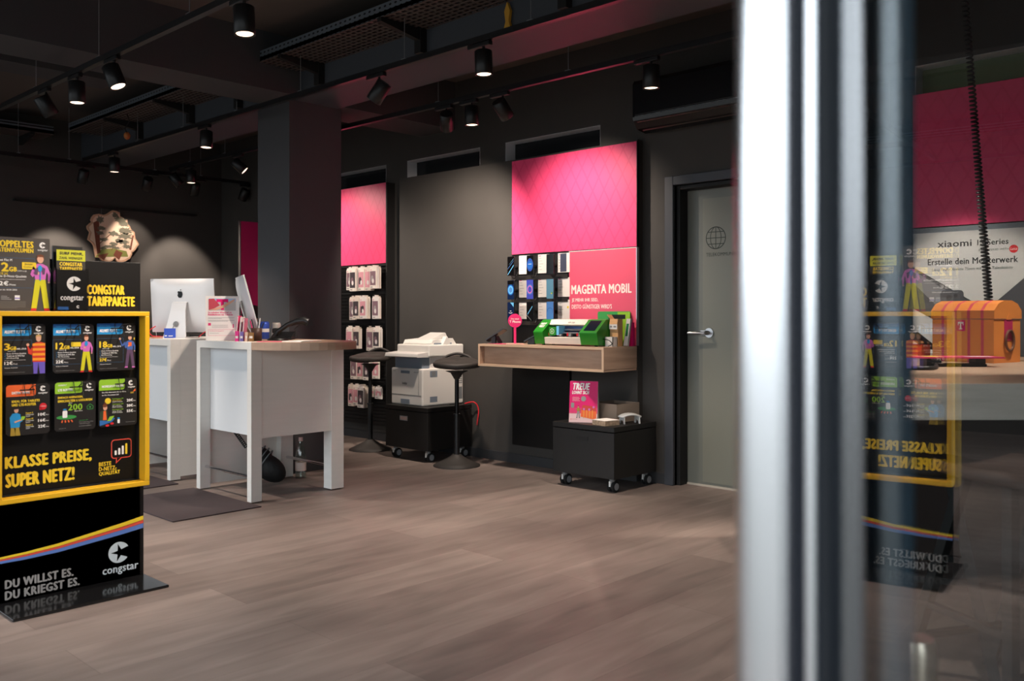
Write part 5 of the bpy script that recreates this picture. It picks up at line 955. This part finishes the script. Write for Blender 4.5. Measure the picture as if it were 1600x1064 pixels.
p.poly([(0, v(1.445)), (u(1.529), v(1.251)), (u(1.402), v(1.258)), (u(1.279), v(1.371)), (u(1.0), v(1.6)), (1.2, .5), (1.2, 0), (0, 0)], DGR, 1).line([(0, v(1.445)), (u(1.529), v(1.251)), (u(1.40), v(1.17))], .006, INK, 3).poly([(0, v(1.43)), (u(1.56), v(1.25)), (u(1.68), v(1.2)), (0, v(1.36))], mat('render_grey', (126, 124, 126), .4), 2)
p.poly([(0, v(1.22)), (u(1.66), v(1.12)), (u(1.66), 0), (0, 0)], PG1, 3).line([(0, v(1.22)), (u(1.62), v(1.10))], .006, INK, 4).rrect(u(1.69), v(1.235), u(1.57), v(1.315), .02, DGR, 4).disc(u(1.645), v(1.275), .014, INK, 5).disc(u(1.61), v(1.285), .010, INK, 5)
p.rrect(u(1.275), v(1.595), u(1.235), v(1.635), .008, ORANGEP, 2).text('mi', u(1.27), v(1.607), .016, WHT, w=.026, l=3); p.build('poster_print', t)
# wide oak table, turned towards the door
C_, S_ = math.cos(R(43.6)), math.sin(R(43.6))
dr = lambda d, r: (C_ * d + S_ * r, S_ * d - C_ * r)
tx, ty = dr(2.76, 1.19)
t = thing('demo_table', 'wide grey fronted table with oak top carrying the orange chest', 'table', (tx, ty, 0), R(-46.4 + .8))
TG = wood('grey_oak', (205, 200, 193), (184, 179, 172), (3, 3, 40)); 
MB().box(0, 1.2, .02, 1.56, .855, .945, TG).box(0, 1.2, 0, .02, .852, .963, TG).build('table_frame', t); MB().box(0, 1.2, .02, 1.56, .945, .963, OAK).build('tabletop', t)
MB().box(.03, .10, 1.46, 1.54, 0, .855, TG).build('leg', t); MB().box(1.12, 1.18, 1.46, 1.54, 0, .855, TG).build('leg', t)
MB().box(.25, 1.2, 1.0, 1.02, .05, .855, mat('table_back', (84, 72, 68), .6)).build('modesty_panel', t)
# orange chest
cx_, cy_ = dr(4.10, 2.06)
t = thing('treasure_chest', 'orange cardboard treasure chest with magenta stripes and T sign', 'chest', (cx_, cy_, .963), R(-103)); OR = mat('chest_orange', (238, 146, 70), .6); ORD = mat('chest_orange_side', (232, 116, 40), .6); a, b = .145, .225
MB().box(-a, a, 0, b, .0, .195, OR).build('box', t, bevel=.001)
lid = [(-.004, .198), (-.004, .235), (.03, .266), (.08, .281), (.145, .281), (.195, .266), (.229, .235), (.229, .198)]
m = MB(); m.prism(lid, -a - .004, a + .004, 'x', OR); m.build('lid', t)
p = Print((-a, -.0004, 0), (1, 0, 0), (0, 0, 1)); q = .062; STRP = mat('stripe_rose', (216, 80, 100), .6)
for i in range(4): p.rect(.046 + q * i, 0, .059 + q * i, .196, STRP, 1)
p.rrect(.118, .142, .160, .192, .004, MAGP, 3).rect(.126, .176, .152, .184, WHT, 4).rect(.136, .150, .142, .184, WHT, 4).rect(.131, .150, .147, .154, WHT, 4).rect(.126, .168, .129, .178, WHT, 4).rect(.149, .168, .152, .178, WHT, 4)
p.build('front_print', t, w=False)
m = MB()
for i in range(4):
    x0 = -a + .046 + q * i
    for (y, z), (y2, z2) in zip(lid[:-1], lid[1:]): m.add([(x0, y - .0008, z + .0006), (x0 + .014, y - .0008, z + .0006), (x0 + .014, y2 - .0004, z2 + .0008), (x0, y2 - .0004, z2 + .0008)], [(0, 1, 2, 3)], STRP)
m.build('lid_stripes', t)
m = MB(); m.box(a, a + .002, .085, .155, .10, .195, mat('strap_pink', (206, 50, 100), .6)); m.tube([(a + .008, .12 + .035 * math.cos(R(g)), .10 + .045 * math.sin(R(g))) for g in range(0, 361, 20)], .006, mat('ring_brown', (110, 70, 50), .5), 8, False); m.prism([(.10, .195), (.14, .195), (.12, .225)], a, a + .005, 'x', OR); m.build('side_handle', t)
lx, ly = dr(3.74, 1.84)
m = MB(); m.M = Matrix.Translation((lx, ly, .998)) @ Matrix.Rotation(R(-48), 4, 'Z'); m.box(-.165, .19, -.05, .09, 0, .006, PINK).box(-.12, -.05, -.03, .05, .006, .0066, YELP).box(.05, .15, -.03, .02, .006, .0066, WHT).box(-.02, .02, .0, .07, .006, .0066, MAGP); o = m.build('leaflet'); tag(o, 'pink leaflet lying on a dark phone stand before the orange chest', 'leaflet')
m = MB(); m.M = Matrix.Translation((lx, ly, .9635)) @ Matrix.Rotation(R(-48), 4, 'Z'); m.box(-.08, .12, -.04, .05, 0, .012, BPLAS).box(-.12, -.06, -.03, .04, .0, .0345, BPLAS).box(.08, .12, -.03, .03, .0, .0345, BPLAS); tag(m.build('phone_stand'), 'flat dark stand beneath the pink leaflet on the table', 'stand')
x1, y1 = dr(3.45, 1.52); cable('table_cable', 'dark cable lying on the table left of the pink leaflet', smooth([(x1 - .05, y1 + .25, .9635 + .008), (x1 - .02, y1 + .1, .971), (x1 + .03, y1 + .0, .971), (x1 + .12, y1 - .06, .971), (lx - .08, ly + .04, .971)]), .008, BPLAS)
t = thing('phone_on_stand', 'small phone on an orange stand before the grey poster', 'phone', (4.98, 1.72, .963), R(-30)); m = MB(); m.M = Matrix.Translation((0, 0, .075)) @ Matrix.Rotation(R(34), 4, 'Y'); m.box(-.08, .08, -.05, .05, 0, .008, BODY).box(-.075, .075, -.045, .045, .008, .009, mat('screen_greyblue', (120, 130, 140), .25)); m.build('handset', t); MB().box(-.03, .03, -.035, .035, 0, .06, mat('stand_red', (190, 60, 40), .5)).build('stand', t, bevel=.004); MB().tube([(.03, -.05, .07), (.10, -.10, .01)], .006, BPLAS, 8).build('cord', t)
# coiled cable from the ceiling
pts = []; top = Vector((*dr(4.47, 2.225), 3.2)); bot = Vector((*dr(4.47, 2.385), 1.16)); N_ = 92
for i in range(N_ * 9 + 1):
    k = i / (N_ * 9); g = 2 * math.pi * i / 9; c_ = top.lerp(bot, .04 + .96 * (k ** .82)); ra = .012 + .005 * k
    pts.append(c_ + Vector((ra * math.cos(g), ra * math.sin(g), 0)))
t = thing('coiled_cable', 'black coiled cable hanging from the ceiling behind the orange chest', 'cable', bot); MB().tube(pts, .0055, BPLAS, 6).build('coil', t, w=True); MB().tube([top, top.lerp(bot, .045)], .006, BPLAS, 8).tube([bot, bot - Vector((0, 0, .9))], .006, BPLAS, 8).build('straight_end', t, w=True)
# bar stools
SEATW = mat('stool_seat_brown', (74, 56, 48), .6)
def bar_stool(x, y, rz, zs, label, m_, round_):
    t = thing('bar_stool', label, 'stool', (x, y, 0), rz); s_ = .155; f_ = .215
    if round_: MB().lathe([(.13, zs - .045), (.165, zs - .035), (.172, zs - .015), (.16, zs)], m_, n=32).build('seat', t)
    else:
        vs = []; fs = []
        for j in range(9):
            for i in range(9):
                a, b = i / 8 * 2 - 1, j / 8 * 2 - 1; vs.append((.18 * a * math.sqrt(1 - .4 * b * b), .17 * b * math.sqrt(1 - .4 * a * a), zs - .01 + .03 * a * a))
        for j in range(8):
            for i in range(8): fs.append((j * 9 + i, j * 9 + i + 1, (j + 1) * 9 + i + 1, (j + 1) * 9 + i))
        o = MB().add(vs, fs, m_, True).build('seat', t); sd = o.modifiers.new('solid', 'SOLIDIFY'); sd.thickness = .03
    for sx_ in (-1, 1):
        for sy_ in (-1, 1): MB().bar((sx_ * .08, sy_ * .08, zs - .03), (sx_ * f_, sy_ * f_, .0), .032, .026, BLK).build('leg', t)
    at = lambda z: .08 + (f_ - .08) * (1 - z / (zs - .03))
    m = MB()
    for z, d_ in ((.24, 0), (.34, 1)):
        k = at(z)
        for s2 in (-1, 1):
            if d_ == 0: m.bar((-k, s2 * k, z), (k, s2 * k, z), .022, .018, BLK)
            else: m.bar((s2 * k, -k, z), (s2 * k, k, z), .022, .018, BLK)
    m.build('foot_rest', t)
    return t
x, y = dr(2.98, 1.36); bar_stool(x, y, R(20), .70, 'black round bar stool under the left end of the table behind the glass', BLK, True)
x, y = dr(2.50, 1.39); bar_stool(x, y, R(-30), .745, 'brown seated bar stool in front of the table behind the glass', SEATW, False)
x, y = dr(2.95, 1.90); bar_stool(x, y, R(-12), .735, 'brown seated bar stool at the right edge behind the glass', SEATW, False)
x, y = dr(1.27, .573)
t = thing('barrier_post', 'short grey post with a shiny cap close behind the glass door', 'post', (x, y, 0))
MB().lathe([(.085, 0), (.08, .012), (.03, .02), (.027, .03), (.027, .66)], mat('post_grey', (108, 104, 98), .5), n=24).build('post', t); MB().lathe([(.028, .66), (.029, .70), (.024, .715)], mat('post_cap', (220, 205, 185), .25, metal=.8), n=24).build('cap', t)
MB().prism([(.0275 * math.cos(R(g)), .0275 * math.sin(R(g))) for g in range(-100, -39, 10)] + [(.0285 * math.cos(R(g)), .0285 * math.sin(R(g))) for g in range(-40, -101, -10)], .1, .62, 'z', mat('post_blue', (70, 90, 190), .5)).build('blue_stripe', t)
# ------------------------------------------------------------------ open glass door beside the camera
P0 = Vector((.659, .288, 0)); ang = R(49.12)
t = bpy.data.objects.new('door_2', None); COL.objects.link(t); t.location = P0; t.rotation_euler = (0, 0, ang); struct(t, 'open glass shop door with shiny metal edge beside the camera', 'door')
# local x runs along the leaf towards its free edge, local -y is the far side, +y the camera side
G1 = clear('door_glass', (248, 251, 252), .22); G0 = clear('door_glass_edge', (254, 255, 255), -.0); SA = mat('door_aluminium', (240, 240, 242), .25, metal=1); DK_ = mat('door_dark_profile', (28, 31, 40), .6, spec=.3); GASK = mat('door_gasket', (28, 30, 34), .6)
for yo, nm in ((.007, 'glass_pane'), (-.008, 'glass_pane')):
    m = MB(); m.add([(-1.0, yo, .08), (-.001, yo, .08), (-.001, yo, 3.0), (-1.0, yo, 3.0)], [(3, 2, 1, 0)], G1); m.box(-1.0, -.001, yo - .0045, yo - .0005, .08, 3.0, G0); m.build(nm, t)
def vert(poly, m_, name): return MB().prism(poly, .0, 3.05, 'z', m_).build(name, t, bevel=.003)
vert([(.0, -.004), (.03, -.004), (.03, .0176), (.0, .0176)], DK_, 'stile')
vert([(-.002, .008), (.0, .008), (.0, .0125), (-.002, .0125)], GASK, 'gasket')
MB().lathe([(.0045, .0), (.0045, 3.05)], SA, (.003, .0195, 0), 16).build('stile_bead', t)
MB().lathe([(.029, .05), (.029, 2.9)], SA, (.054, .030) + (0,), 40).build('rounded_edge', t, label='bright metal edge')
vert([(.004, -.060), (.03, -.060), (.03, -.0095), (.004, -.0095)], mat('door_inner_profile', (20, 25, 32), .7, spec=.2), 'inner_stile')
MB().lathe([(.015, .05), (.015, 2.9)], mat('inner_handle', (66, 84, 97), .5), (.0, -.043) + (0,), 40).build('inner_handle', t)
for z in (.25, 2.7): MB().tube([((.0, -.043)[0], (.0, -.043)[1], z), ((.0, -.043)[0], -.010, z)], .008, SA, 10).build('handle_mount', t)
MB().box(-1.0, .047, -.0126, .0176, .0, .08, DK_).box(-1.0, .047, -.0126, .0176, 3.0, 3.06, DK_).build('door_rail', t)
MB().box(-1.06, -1.0, -.0126, .0176, .0, 3.06, DK_).build('hinge_stile', t)
